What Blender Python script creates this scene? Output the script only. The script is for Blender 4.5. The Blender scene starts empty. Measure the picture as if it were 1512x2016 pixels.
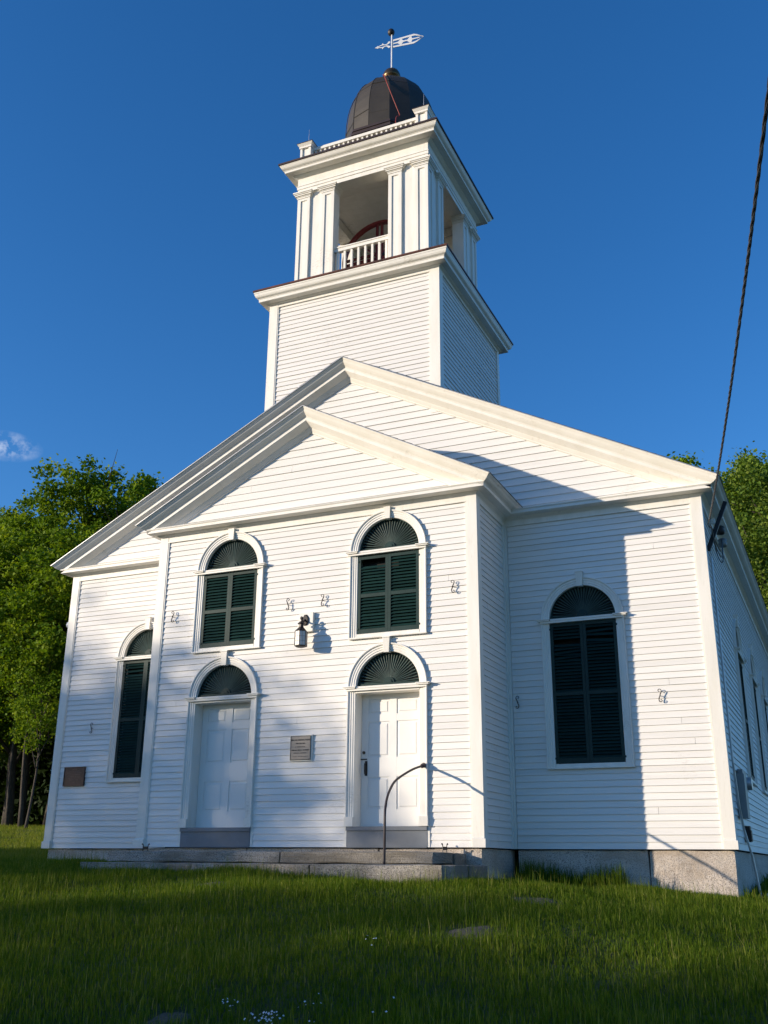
import bpy, bmesh, math, random
import numpy as np
from mathutils import Vector, Matrix

random.seed(7)
rng = np.random.default_rng(7)
scene = bpy.context.scene
col = scene.collection

# ------------------------------------------------------------------ camera
CAM = np.array([10.4868, -13.8597, -0.2264])
YAW, PITCH, ROLL, FPX = 0.4219, 0.3374, 0.0081, 1975.19
fw = np.array([-math.sin(YAW) * math.cos(PITCH), math.cos(YAW) * math.cos(PITCH), math.sin(PITCH)])
rt = np.array([math.cos(YAW), math.sin(YAW), 0.0])
up = np.cross(rt, fw)
r2 = rt * math.cos(ROLL) + up * math.sin(ROLL)
u2 = -rt * math.sin(ROLL) + up * math.cos(ROLL)
cam_data = bpy.data.cameras.new("camera")
cam_data.sensor_fit = 'HORIZONTAL'
cam_data.sensor_width = 36.0
cam_data.lens = 36.0 * FPX / 1512.0
cam_data.clip_start = 0.05
cam_data.clip_end = 3000.0
cam = bpy.data.objects.new("camera", cam_data)
col.objects.link(cam)
cam.matrix_world = Matrix(((r2[0], u2[0], -fw[0], CAM[0]), (r2[1], u2[1], -fw[1], CAM[1]), (r2[2], u2[2], -fw[2], CAM[2]), (0, 0, 0, 1)))
scene.camera = cam

# ------------------------------------------------------------------ light
SUN_TO = Vector((1.345, 1.0, -0.335)).normalized()       # direction the sunlight travels
SUN_EL = math.asin(-SUN_TO.z)
SUN_AZ = math.atan2(-SUN_TO.x, -SUN_TO.y)
world = bpy.data.worlds.new("World")
scene.world = world
world.use_nodes = True
wn, wl = world.node_tree.nodes, world.node_tree.links
wn.clear()
out = wn.new('ShaderNodeOutputWorld')
bg = wn.new('ShaderNodeBackground')
sky = wn.new('ShaderNodeTexSky')
sky.sky_type = 'NISHITA'
sky.sun_disc = False
sky.sun_elevation = SUN_EL
sky.sun_rotation = SUN_AZ
sky.altitude = 200
sky.air_density = 1.0
sky.dust_density = 0.35
sky.ozone_density = 3.0
bg.inputs['Strength'].default_value = 0.15
hs = wn.new('ShaderNodeHueSaturation')
hs.inputs['Saturation'].default_value = 1.17
tint = wn.new('ShaderNodeMixRGB'); tint.blend_type = 'MULTIPLY'; tint.inputs['Fac'].default_value = 1.0
tint.inputs['Color2'].default_value = (0.86, 0.93, 1.12, 1)       # clear, deep-blue evening air
wl.new(sky.outputs['Color'], tint.inputs['Color1'])
wl.new(tint.outputs['Color'], hs.inputs['Color'])
# small wisps of fair-weather cloud low in the sky
tc = wn.new('ShaderNodeTexCoord')
cn = wn.new('ShaderNodeTexNoise'); cn.inputs['Scale'].default_value = 26; cn.inputs['Detail'].default_value = 7; cn.inputs['Roughness'].default_value = 0.62
wl.new(tc.outputs['Generated'], cn.inputs['Vector'])
cr = wn.new('ShaderNodeMapRange'); cr.inputs['From Min'].default_value = 0.42; cr.inputs['From Max'].default_value = 0.66
wl.new(cn.outputs['Fac'], cr.inputs['Value'])
dist = wn.new('ShaderNodeVectorMath'); dist.operation = 'SUBTRACT'
CLOUD = (fw + r2 * ((8 - 756) / FPX) + u2 * ((1008 - 878) / FPX)); CLOUD = CLOUD / np.linalg.norm(CLOUD)
dist.inputs[1].default_value = CLOUD
wl.new(tc.outputs['Generated'], dist.inputs[0])
sc_ = wn.new('ShaderNodeVectorMath'); sc_.operation = 'MULTIPLY'; sc_.inputs[1].default_value = (0.62, 0.62, 1.55)
wl.new(dist.outputs[0], sc_.inputs[0])
ln = wn.new('ShaderNodeVectorMath'); ln.operation = 'LENGTH'
wl.new(sc_.outputs[0], ln.inputs[0])
mr = wn.new('ShaderNodeMapRange'); mr.inputs['From Min'].default_value = 0.003; mr.inputs['From Max'].default_value = 0.022; mr.inputs['To Min'].default_value = 1; mr.inputs['To Max'].default_value = 0
wl.new(ln.outputs['Value'], mr.inputs['Value'])
mul = wn.new('ShaderNodeMath'); mul.operation = 'MULTIPLY'
wl.new(cr.outputs[0], mul.inputs[0]); wl.new(mr.outputs[0], mul.inputs[1])
mul2 = wn.new('ShaderNodeMath'); mul2.operation = 'MULTIPLY'; mul2.inputs[1].default_value = 0.9
wl.new(mul.outputs[0], mul2.inputs[0])
mx = wn.new('ShaderNodeMixRGB'); mx.inputs['Color2'].default_value = (6.4, 6.5, 6.6, 1)
wl.new(mul2.outputs[0], mx.inputs['Fac']); wl.new(hs.outputs['Color'], mx.inputs['Color1'])
wl.new(mx.outputs['Color'], bg.inputs['Color'])
wl.new(bg.outputs['Background'], out.inputs['Surface'])

sun_data = bpy.data.lights.new("sun", 'SUN')
sun_data.energy = 4.6
sun_data.angle = math.radians(0.53)
sun_data.color = (1.0, 0.85, 0.665)
sun = bpy.data.objects.new("sun", sun_data)
col.objects.link(sun)
sun.rotation_euler = SUN_TO.to_track_quat('-Z', 'Y').to_euler()
sun.location = (-30, -25, 20)

vs = scene.view_settings
vs.view_transform = 'Standard'
vs.look = 'None'
vs.exposure = 0.40
vs.gamma = 1.0
vs.use_curve_mapping = False

# ------------------------------------------------------------------ materials
def new_mat(name):
    m = bpy.data.materials.new(name); m.use_nodes = True
    nt = m.node_tree
    return m, nt.nodes, nt.links, nt.nodes['Principled BSDF']

def noise(n, l, scale, detail=4, rough=0.55, vec=None, stretch=None):
    t = n.new('ShaderNodeTexNoise'); t.inputs['Scale'].default_value = scale; t.inputs['Detail'].default_value = detail; t.inputs['Roughness'].default_value = rough
    if vec is None:
        g = n.new('ShaderNodeNewGeometry'); vec = g.outputs['Position']
    if stretch:
        mp = n.new('ShaderNodeVectorMath'); mp.operation = 'MULTIPLY'; mp.inputs[1].default_value = stretch
        l.new(vec, mp.inputs[0]); vec = mp.outputs[0]
    l.new(vec, t.inputs['Vector'])
    return t.outputs['Fac']

def ramp(n, l, fac, stops):
    r = n.new('ShaderNodeValToRGB'); e = r.color_ramp.elements
    while len(e) < len(stops): e.new(0.5)
    for k, (p, c) in enumerate(stops):
        e[k].position = p; e[k].color = (c[0], c[1], c[2], 1)
    l.new(fac, r.inputs['Fac'])
    return r.outputs['Color']

def mixc(n, l, fac, a, b, mode='MIX'):
    m = n.new('ShaderNodeMixRGB'); m.blend_type = mode
    for s, v in (('Fac', fac), ('Color1', a), ('Color2', b)):
        if isinstance(v, (int, float)): m.inputs[s].default_value = v
        elif isinstance(v, tuple): m.inputs[s].default_value = (v[0], v[1], v[2], 1)
        else: l.new(v, m.inputs[s])
    return m.outputs['Color']

def bump(n, l, fac, strength, dist, bsdf):
    b = n.new('ShaderNodeBump'); b.inputs['Strength'].default_value = strength; b.inputs['Distance'].default_value = dist
    l.new(fac, b.inputs['Height']); l.new(b.outputs['Normal'], bsdf.inputs['Normal'])

def ramp_hi(n, l, fac, a, b, top):
    m = n.new('ShaderNodeMapRange'); m.inputs['From Min'].default_value = a; m.inputs['From Max'].default_value = b; m.inputs['To Max'].default_value = top
    l.new(fac, m.inputs['Value']); return m.outputs[0]

def paint(name, c, c2, rough=0.5, grain=(1, 1, 1), dirt=None, dirt_amt=0.5, vary=0.05, chips=0):
    m, n, l, b = new_mat(name)
    f1 = noise(n, l, 2.3, 5, 0.6, stretch=grain)
    colr = ramp(n, l, f1, [(0.3, c2), (0.62, c)])
    if dirt:
        f2 = noise(n, l, 7, 8, 0.7, stretch=grain)
        mask = ramp(n, l, f2, [(0.58, (0, 0, 0)), (0.72, (dirt_amt,) * 3)])
        colr = mixc(n, l, mask, colr, dirt)
    if chips:
        fc = noise(n, l, 30, 5, 0.75, stretch=(0.6, 0.6, 1.6))
        fm = noise(n, l, 0.9, 3, 0.5)
        both = n.new('ShaderNodeMath'); both.operation = 'ADD'; l.new(fc, both.inputs[0]); l.new(fm, both.inputs[1])
        colr = mixc(n, l, ramp_hi(n, l, both.outputs[0], 1.20, 1.30, chips), colr, (0.34, 0.30, 0.24))
    oi = n.new('ShaderNodeObjectInfo')
    mr_ = n.new('ShaderNodeMapRange'); mr_.inputs['To Min'].default_value = 1 - vary; mr_.inputs['To Max'].default_value = 1.0
    l.new(oi.outputs['Random'], mr_.inputs['Value'])
    colr = mixc(n, l, 1.0, colr, mr_.outputs[0], 'MULTIPLY')
    l.new(colr, b.inputs['Base Color'])
    b.inputs['Roughness'].default_value = rough
    f3 = noise(n, l, 55, 4, 0.6, stretch=grain)
    bump(n, l, f3, 0.18, 0.003, b)
    return m

M = {}
M['clap'] = paint('white_clapboard_paint', (0.82, 0.80, 0.765), (0.76, 0.745, 0.71), 0.5, (0.35, 0.35, 6), (0.52, 0.49, 0.43), 0.26, 0.08, 0.2)
M['trim'] = paint('white_trim_paint', (0.82, 0.795, 0.735), (0.75, 0.725, 0.65), 0.48, (3, 3, 0.5), (0.45, 0.42, 0.34), 0.3, 0.04, 0.3)
M['rake'] = paint('weathered_cornice_paint', (0.81, 0.785, 0.725), (0.74, 0.715, 0.64), 0.48, (1, 1, 1), (0.46, 0.42, 0.33), 0.4, 0.03, 0.35)
M['door'] = paint('white_door_paint', (0.80, 0.79, 0.76), (0.77, 0.76, 0.73), 0.38, (1, 1, 1), None, 0, 0.0)
M['green'] = paint('dark_green_shutter_paint', (0.013, 0.042, 0.038), (0.009, 0.031, 0.029), 0.5, (2, 2, 2), (0.03, 0.06, 0.053), 0.3, 0.2)
M['green'].node_tree.nodes['Principled BSDF'].inputs['Specular IOR Level'].default_value = 0.2
M['fan'] = paint('faded_green_fan_paint', (0.085, 0.14, 0.125), (0.06, 0.105, 0.092), 0.6, (2, 2, 2), (0.12, 0.15, 0.13), 0.3, 0.3)
M['greyp'] = paint('blue_grey_step_paint', (0.17, 0.19, 0.215), (0.13, 0.145, 0.165), 0.55, (1, 1, 1), (0.3, 0.3, 0.3), 0.3, 0.08)
M['red'] = paint('dark_red_wheel_paint', (0.22, 0.016, 0.018), (0.15, 0.011, 0.013), 0.45)
M['redcable'] = paint('red_orange_cable', (0.30, 0.045, 0.028), (0.24, 0.035, 0.02), 0.5)

def metal(name, c, c2, rough, metallic=0.6, scale=4):
    m, n, l, b = new_mat(name)
    f = noise(n, l, scale, 6, 0.65)
    l.new(ramp(n, l, f, [(0.3, c2), (0.7, c)]), b.inputs['Base Color'])
    b.inputs['Metallic'].default_value = metallic
    b.inputs['Roughness'].default_value = rough
    bump(n, l, noise(n, l, 40, 3), 0.1, 0.002, b)
    return m
M['iron'] = metal('black_wrought_iron', (0.02, 0.019, 0.02), (0.035, 0.028, 0.024), 0.5, 0.3)
M['copper'] = metal('aged_copper_edge', (0.20, 0.075, 0.045), (0.05, 0.03, 0.025), 0.45, 0.7, 2.5)
M['darkcopper'] = metal('dark_copper_edge', (0.075, 0.05, 0.045), (0.04, 0.03, 0.03), 0.5, 0.5, 2.5)
M['dome'] = metal('brown_dome_copper', (0.045, 0.038, 0.029), (0.028, 0.024, 0.019), 0.62, 0.12, 2.0)
M['cap'] = metal('bronze_dome_cap', (0.17, 0.11, 0.05), (0.09, 0.06, 0.035), 0.32, 0.8, 6)
M['steel'] = metal('pale_grey_steel', (0.55, 0.56, 0.57), (0.42, 0.43, 0.44), 0.4, 0.6)
M['vane'] = metal('white_painted_vane', (0.78, 0.78, 0.78), (0.68, 0.69, 0.7), 0.4, 0.1)
M['wire'] = metal('black_cable_jacket', (0.018, 0.018, 0.02), (0.03, 0.03, 0.03), 0.5, 0.0)
M['greywire'] = metal('grey_bare_cable', (0.30, 0.31, 0.30), (0.14, 0.15, 0.15), 0.5, 0.4)
M['rustrail'] = metal('painted_iron_handrail', (0.040, 0.034, 0.040), (0.055, 0.038, 0.036), 0.5, 0.3, 9)
M['bellm'] = metal('dark_bell_bronze', (0.06, 0.05, 0.035), (0.03, 0.028, 0.02), 0.4, 0.8)
M['greybox'] = metal('grey_meter_box', (0.22, 0.24, 0.25), (0.18, 0.20, 0.21), 0.5, 0.3)
M['bronze'] = metal('brown_bronze_plaque', (0.10, 0.062, 0.045), (0.065, 0.042, 0.034), 0.45, 0.5, 12)
M['plate'] = metal('grey_cast_plaque', (0.23, 0.21, 0.19), (0.18, 0.17, 0.16), 0.45, 0.5, 12)
M['ink'] = metal('dark_plaque_lettering', (0.03, 0.03, 0.028), (0.04, 0.04, 0.035), 0.6, 0.1)
M['palelet'] = metal('pale_bronze_lettering', (0.20, 0.14, 0.11), (0.16, 0.11, 0.09), 0.5, 0.4)

def simple(name, c, rough=0.6, **kw):
    m, n, l, b = new_mat(name)
    f = noise(n, l, 9, 4)
    l.new(ramp(n, l, f, [(0.3, tuple(v * 0.85 for v in c)), (0.7, c)]), b.inputs['Base Color'])
    b.inputs['Roughness'].default_value = rough
    for k, v in kw.items(): b.inputs[k].default_value = v
    return m
M['dark'] = simple('dark_interior', (0.012, 0.013, 0.013), 0.9)
M['pvc'] = simple('white_plastic', (0.75, 0.75, 0.73), 0.35)
M['pane'] = simple('frosted_lantern_glass', (0.72, 0.66, 0.60), 0.15)
M['petal'] = simple('white_petals', (0.75, 0.76, 0.80), 0.7)

def shingles():
    m, n, l, b = new_mat('dark_asphalt_shingle')
    f = noise(n, l, 60, 5, 0.7)
    l.new(ramp(n, l, f, [(0.3, (0.02, 0.02, 0.02)), (0.7, (0.07, 0.065, 0.06))]), b.inputs['Base Color'])
    b.inputs['Roughness'].default_value = 0.9
    bump(n, l, f, 0.4, 0.004, b)
    return m
M['shingle'] = shingles()

def granite(name, c, c2, dark, stain=None):
    m, n, l, b = new_mat(name)
    f1 = noise(n, l, 3.0, 5, 0.6)
    base = ramp(n, l, f1, [(0.3, c2), (0.7, c)])
    f2 = noise(n, l, 70, 3, 0.7)
    sp = ramp(n, l, f2, [(0.40, (1, 1, 1)), (0.50, (0, 0, 0))])
    base = mixc(n, l, sp, base, dark)
    f4 = noise(n, l, 130, 2, 0.5)
    sp2 = ramp(n, l, f4, [(0.62, (0, 0, 0)), (0.68, (0.7, 0.7, 0.7))])
    base = mixc(n, l, sp2, base, tuple(min(0.75, v * 1.7) for v in c))
    if stain:
        lo_, hi_ = (0.5, 0.66) if name.startswith('grey') else (0.40, 0.60)
        f5 = noise(n, l, 1.1, 6, 0.65, stretch=(1, 1, 2.5))
        base = mixc(n, l, ramp(n, l, f5, [(lo_, (0, 0, 0)), (hi_, (0.75,) * 3)]), base, stain)
    l.new(base, b.inputs['Base Color'])
    b.inputs['Roughness'].default_value = 0.8
    bump(n, l, noise(n, l, 22, 6, 0.7), 0.7, 0.02, b)
    return m
M['granite'] = granite('grey_pink_granite', (0.60, 0.52, 0.445), (0.50, 0.44, 0.375), (0.20, 0.17, 0.15), (0.36, 0.29, 0.22))
M['granite2'] = granite('rough_step_granite', (0.40, 0.37, 0.325), (0.27, 0.25, 0.22), (0.09, 0.08, 0.07), (0.13, 0.112, 0.084))

def bark():
    m, n, l, b = new_mat('grey_brown_bark')
    f = noise(n, l, 5, 6, 0.7, stretch=(3, 3, 0.6))
    l.new(ramp(n, l, f, [(0.3, (0.022, 0.018, 0.014)), (0.6, (0.075, 0.062, 0.05)), (0.78, (0.17, 0.155, 0.13))]), b.inputs['Base Color'])
    b.inputs['Roughness'].default_value = 0.9
    bump(n, l, f, 0.8, 0.04, b)
    return m
M['bark'] = bark()

def leaf_mat(name, c_dark, c_mid, c_light, transl):
    m, n, l, b = new_mat(name)
    at = n.new('ShaderNodeAttribute'); at.attribute_name = 'rnd'
    c = ramp(n, l, at.outputs['Fac'], [(0.0, c_dark), (0.55, c_mid), (1.0, c_light)])
    l.new(c, b.inputs['Base Color']); b.inputs['Roughness'].default_value = 0.6; b.inputs['Specular IOR Level'].default_value = 0.1
    t = n.new('ShaderNodeBsdfTranslucent'); l.new(mixc(n, l, 1.0, c, (1.4, 1.35, 0.5), 'MULTIPLY'), t.inputs['Color'])
    mxs = n.new('ShaderNodeMixShader'); mxs.inputs['Fac'].default_value = transl
    l.new(b.outputs[0], mxs.inputs[1]); l.new(t.outputs[0], mxs.inputs[2])
    l.new(mxs.outputs[0], n['Material Output'].inputs['Surface'])
    return m
M['leaf'] = leaf_mat('maple_leaves', (0.045, 0.10, 0.008), (0.12, 0.205, 0.013), (0.24, 0.31, 0.026), 0.34)
M['leaf2'] = leaf_mat('oak_leaves', (0.050, 0.10, 0.016), (0.115, 0.19, 0.026), (0.23, 0.29, 0.055), 0.3)
M['shaded_wood'] = leaf_mat('painted_shade_wood_leaves', (0.010, 0.022, 0.005), (0.020, 0.040, 0.008), (0.04, 0.07, 0.012), 0.15)  # darkened leaf colour stands in for the unlit interior of the wood
M['grass'] = leaf_mat('grass_blades', (0.030, 0.070, 0.004), (0.074, 0.130, 0.006), (0.18, 0.21, 0.024), 0.38)
_e = M['grass'].node_tree.nodes['Color Ramp'].color_ramp.elements
_e[2].position = 0.86; _n = _e.new(0.97); _n.color = (0.24, 0.24, 0.08, 1)

def ground_mat():
    m, n, l, b = new_mat('lawn_soil_and_turf')
    f = noise(n, l, 1.2, 8, 0.65)
    c = ramp(n, l, f, [(0.3, (0.016, 0.030, 0.006)), (0.5, (0.030, 0.055, 0.010)), (0.68, (0.055, 0.085, 0.016))])
    f2 = noise(n, l, 16, 6, 0.7)
    c = mixc(n, l, 0.6, c, ramp(n, l, f2, [(0.3, (0.35, 0.4, 0.3)), (0.7, (1.3, 1.25, 1.1))]), 'MULTIPLY')
    l.new(c, b.inputs['Base Color']); b.inputs['Roughness'].default_value = 0.95
    bump(n, l, f2, 0.9, 0.05, b)
    return m
M['ground'] = ground_mat()

def soil_mat():
    m, n, l, b = new_mat('bare_stony_soil')
    f = noise(n, l, 40, 6, 0.75)
    l.new(ramp(n, l, f, [(0.3, (0.035, 0.03, 0.022)), (0.6, (0.095, 0.085, 0.062)), (0.78, (0.22, 0.205, 0.165))]), b.inputs['Base Color'])
    b.inputs['Roughness'].default_value = 0.95
    bump(n, l, f, 0.8, 0.02, b)
    return m
M['soil'] = soil_mat()

# ------------------------------------------------------------------ mesh helpers
WORLD_LOC = {}

class MB:
    def __init__(s): s.v = []; s.f = []
    def add(s, verts, faces):
        o = len(s.v); s.v += [tuple(map(float, p)) for p in verts]; s.f += [tuple(i + o for i in f) for f in faces]; return s
    def box(s, x0, x1, y0, y1, z0, z1):
        return s.add([(x0, y0, z0), (x1, y0, z0), (x1, y1, z0), (x0, y1, z0), (x0, y0, z1), (x1, y0, z1), (x1, y1, z1), (x0, y1, z1)],
                     [(0, 3, 2, 1), (4, 5, 6, 7), (0, 1, 5, 4), (1, 2, 6, 5), (2, 3, 7, 6), (3, 0, 4, 7)])
    def prism(s, poly, fa, fb):
        """poly: list of 2d points, fa/fb map a 2d point to 3d on each end"""
        k = len(poly)
        return s.add([fa(p) for p in poly] + [fb(p) for p in poly],
                     [tuple(range(k))[::-1], tuple(range(k, 2 * k))] + [(i, (i + 1) % k, k + (i + 1) % k, k + i) for i in range(k)])
    def ring(s, x0, x1, y0, y1, prof):
        """closed profile (w,z) swept round a rectangle with mitred corners"""
        k = len(prof); vs_ = []
        for sx, sy in ((0, 0), (1, 0), (1, 1), (0, 1)):
            for w, z in prof:
                vs_.append((x1 + w if sx else x0 - w, y1 + w if sy else y0 - w, z))
        fs = []
        for c in range(4):
            for i in range(k):
                a, b = c * k, ((c + 1) % 4) * k
                fs.append((a + i, b + i, b + (i + 1) % k, a + (i + 1) % k))
        return s.add(vs_, fs)
    def tube(s, pts, rad, n=8, caps=True):
        pts = [Vector(p) for p in pts]; k = len(pts); o = len(s.v)
        rads = rad if hasattr(rad, '__len__') else [rad] * k
        t0 = (pts[1] - pts[0]).normalized()
        ref = Vector((0, 0, 1)) if abs(t0.z) < 0.9 else Vector((1, 0, 0))
        nrm = t0.cross(ref).normalized()
        for i, p in enumerate(pts):
            t = (pts[min(i + 1, k - 1)] - pts[max(i - 1, 0)]).normalized()
            nrm = (nrm - t * nrm.dot(t)).normalized(); bn = t.cross(nrm)
            for j in range(n):
                a = 2 * math.pi * j / n
                s.v.append(tuple(p + (nrm * math.cos(a) + bn * math.sin(a)) * rads[i]))
        for i in range(k - 1):
            for j in range(n):
                s.f.append((o + i * n + j, o + i * n + (j + 1) % n, o + (i + 1) * n + (j + 1) % n, o + (i + 1) * n + j))
        if caps:
            s.f.append(tuple(o + j for j in range(n))[::-1]); s.f.append(tuple(o + (k - 1) * n + j for j in range(n)))
        return s
    def lathe(s, c, prof, n=24, phase=0.0):
        o = len(s.v); k = len(prof)
        for r, z in prof:
            for j in range(n):
                a = 2 * math.pi * j / n + phase
                s.v.append((c[0] + r * math.cos(a), c[1] + r * math.sin(a), c[2] + z))
        for i in range(k - 1):
            for j in range(n):
                s.f.append((o + i * n + j, o + i * n + (j + 1) % n, o + (i + 1) * n + (j + 1) % n, o + (i + 1) * n + j))
        s.f.append(tuple(o + j for j in range(n))[::-1]); s.f.append(tuple(o + (k - 1) * n + j for j in range(n)))
        return s
    def build(s, name, mat, parent=None, smooth=False, origin=None, fix=True, local=False):
        v = np.array(s.v, float)
        if local: org = np.zeros(3)
        else:
            org = np.array(origin, float) if origin is not None else np.array([(v[:, 0].min() + v[:, 0].max()) / 2, (v[:, 1].min() + v[:, 1].max()) / 2, v[:, 2].min()])
        me = bpy.data.meshes.new(name)
        me.from_pydata([tuple(p) for p in (v - org)], [], s.f)
        if fix:
            bm = bmesh.new(); bm.from_mesh(me); bmesh.ops.recalc_face_normals(bm, faces=bm.faces); bm.to_mesh(me); bm.free()
        if smooth: me.polygons.foreach_set('use_smooth', [True] * len(me.polygons))
        me.materials.append(mat)
        return place(name, me, org, parent)

def place(name, me, org, parent=None, rot=None, scale=None):
    o = bpy.data.objects.new(name, me); col.objects.link(o)
    org = np.array(org, float)
    WORLD_LOC[o.name] = org
    if parent is not None:
        o.parent = parent; o.location = org - WORLD_LOC[parent.name]
    else: o.location = org
    if rot is not None: o.rotation_euler = rot
    if scale is not None: o.scale = scale
    return o

def tag(o, label, cat, group=None, kind=None):
    if label: o['label'] = label
    if cat: o['category'] = cat
    if group: o['group'] = group
    if kind: o['kind'] = kind
    return o

def thing(name, loc, label, cat, group=None):
    o = bpy.data.objects.new(name, None); col.objects.link(o); o.location = loc; o.empty_display_size = 0.2
    WORLD_LOC[o.name] = np.array(loc, float)
    return tag(o, label, cat, group)

def smooth_path(pts, sub=6):
    pts = [np.array(p, float) for p in pts]; res = []
    P = [2 * pts[0] - pts[1]] + pts + [2 * pts[-1] - pts[-2]]
    for i in range(1, len(P) - 2):
        for k in range(sub):
            t = k / sub; a, b, c, d = P[i - 1], P[i], P[i + 1], P[i + 2]
            res.append(0.5 * ((2 * b) + (-a + c) * t + (2 * a - 5 * b + 4 * c - d) * t * t + (-a + 3 * b - 3 * c + d) * t ** 3))
    res.append(pts[-1]); return [tuple(p) for p in res]

# ------------------------------------------------------------------ ground
CP = np.array([(-3.1, 1.4, -.28), (0.1, -1.6, -.31), (1.6, -1.9, -.355), (3.4, -1.95, -.38), (5.7, -1.95, -.45), (6.4, 1.2, -.48), (8.95, 1.2, -.66), (9.3, 6, -.48), (9.5, 16, -.2),
               (7.56, -7.3, -1.2), (10.5, -13.9, -1.85), (1.0, -6.5, -.92), (-8, -5, -.6), (14, -4, -1.15), (-20, 24, 1.15), (-28, 31, 1.5), (-12, 12, .25), (12, 30, .5),
               (-30, -24, -1.2), (30, -20, -2.0), (40, 20, 0.0), (-45, 45, 2.2), (0, 50, 1.6), (-50, 0, .5), (5, -40, -2.6)])
def _tps_fit(P):
    n = len(P); d = np.linalg.norm(P[:, None, :2] - P[None, :, :2], axis=2)
    K = np.where(d > 0, d * d * np.log(np.maximum(d, 1e-9)), 0) + np.eye(n) * 2.0
    A = np.zeros((n + 3, n + 3)); A[:n, :n] = K; A[:n, n] = 1; A[:n, n + 1:] = P[:, :2]; A[n, :n] = 1; A[n + 1:, :n] = P[:, :2].T
    return np.linalg.solve(A, np.concatenate([P[:, 2], np.zeros(3)]))
TW = _tps_fit(CP)
def gh(x, y):
    x = np.atleast_1d(np.asarray(x, float)); y = np.atleast_1d(np.asarray(y, float))
    xc_ = np.clip(x, -70, 60); yc_ = np.clip(y, -55, 80)
    d = np.sqrt((xc_[:, None] - CP[None, :, 0]) ** 2 + (yc_[:, None] - CP[None, :, 1]) ** 2)
    K = np.where(d > 0, d * d * np.log(np.maximum(d, 1e-9)), 0)
    h = K @ TW[:-3] + TW[-3] + xc_ * TW[-2] + yc_ * TW[-1]
    h += 0.035 * np.sin(x * 1.7 + 0.6 * np.sin(y * 1.3)) * np.sin(y * 1.45 + 0.5) + 0.015 * np.sin(x * 4.1 + y * 2.3)
    return h
def gh1(x, y): return float(gh(x, y)[0])

def build_ground():
    ax = np.concatenate([np.array([-900, -400, -200, -120]), np.arange(-80, -16, 3.0), np.arange(-16, 18, 0.35), np.arange(18, 60, 3.0), np.array([70, 120, 200, 400, 900])])
    ay = np.concatenate([np.array([-900, -400, -200, -120]), np.arange(-60, -18, 3.0), np.arange(-18, 8, 0.35), np.arange(8, 82, 2.0), np.array([90, 120, 200, 400, 900])])
    X, Y = np.meshgrid(ax, ay); Z = gh(X.ravel(), Y.ravel())
    v = np.stack([X.ravel(), Y.ravel(), Z], 1); nx, ny = len(ax), len(ay)
    f = [(j * nx + i, j * nx + i + 1, (j + 1) * nx + i + 1, (j + 1) * nx + i) for j in range(ny - 1) for i in range(nx - 1)]
    me = bpy.data.meshes.new('lawn'); me.from_pydata([tuple(p) for p in v], [], f); me.polygons.foreach_set('use_smooth', [True] * len(f)); me.materials.append(M['ground'])
    o = place('lawn', me, (0, 0, 0)); tag(o, 'green lawn sloping up to the white church', 'lawn', kind='structure')
build_ground()

# ------------------------------------------------------------------ church dimensions
W, XC, D, HM = 5.8, 2.9, 1.427, 6.062
XL, XR = XC - HM, XC + HM
YB = 15.5                                   # back of the main hall
ZS = 5.169                                  # underside of the cornice at the wall
EXP = 0.0962                                # clapboard exposure
SV, SM = 0.5274, 0.5205                     # roof slopes (vestibule, main)
HT, TY0 = 1.7935, D + 0.012
TX0, TX1, TY1 = XC - HT, XC + HT, TY0 + 2 * HT
HB = 1.487
BX0, BX1 = XC - HB, XC + HB
BYC = TY0 + HT
BY0, BY1 = BYC - HB, BYC + HB

church = thing('church', (XC, 7.0, gh1(XC, 3)), 'white clapboard church with dark green shutters, twin doors and domed belfry tower', 'church')

class Face:
    """wall plane: u along, w outward, z up"""
    def __init__(s, kind, plane): s.k, s.p = kind, plane
    def __call__(s, u, w, z):
        if s.k == 'F': return (u, s.p - w, z)
        if s.k == 'R': return (s.p + w, u, z)
        if s.k == 'L': return (s.p - w, u, z)
        return (u, s.p + w, z)
FV, FM, FT = Face('F', 0.0), Face('F', D), Face('F', TY0)
RV, RM, RT = Face('R', W), Face('R', XR), Face('R', TX1)
LV, LM, LT = Face('L', 0.0), Face('L', XL), Face('L', TX0)
BT = Face('B', TY1)

def fbox(mb, F, u0, u1, w0, w1, z0, z1):
    c = [F(u, w, z) for z in (z0, z1) for (u, w) in ((u0, w0), (u1, w0), (u1, w1), (u0, w1))]
    return mb.add(c, [(0, 3, 2, 1), (4, 5, 6, 7), (0, 1, 5, 4), (1, 2, 6, 5), (2, 3, 7, 6), (3, 0, 4, 7)])

# openings: centre u, half width, bottom, spring line
HW = 0.525
def opening(u, z0, zs, hw=HW): return dict(u=u, hw=hw, z0=z0, zs=zs)
DOORS = [opening(XC - 1.452, -0.05, 2.31), opening(XC + 1.452, -0.05, 2.31)]
UPS = [opening(XC - 1.452, 3.08, 4.46), opening(XC + 1.452, 3.08, 4.46)]
WIN_R, WIN_L = opening(7.04, 1.16, 3.43), opening(-1.24, 1.16, 3.43)
SIDE = [opening(y, 1.16, 3.43) for y in (5.35, 8.2, 11.05, 13.4)]

def hole_half(h, z, pad):
    if z < h['z0'] or z > h['zs'] + h['hw'] + pad: return None
    R = h['hw'] + pad
    if z <= h['zs']: return R
    return math.sqrt(max(0.0, R * R - (z - h['zs']) ** 2))

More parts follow.
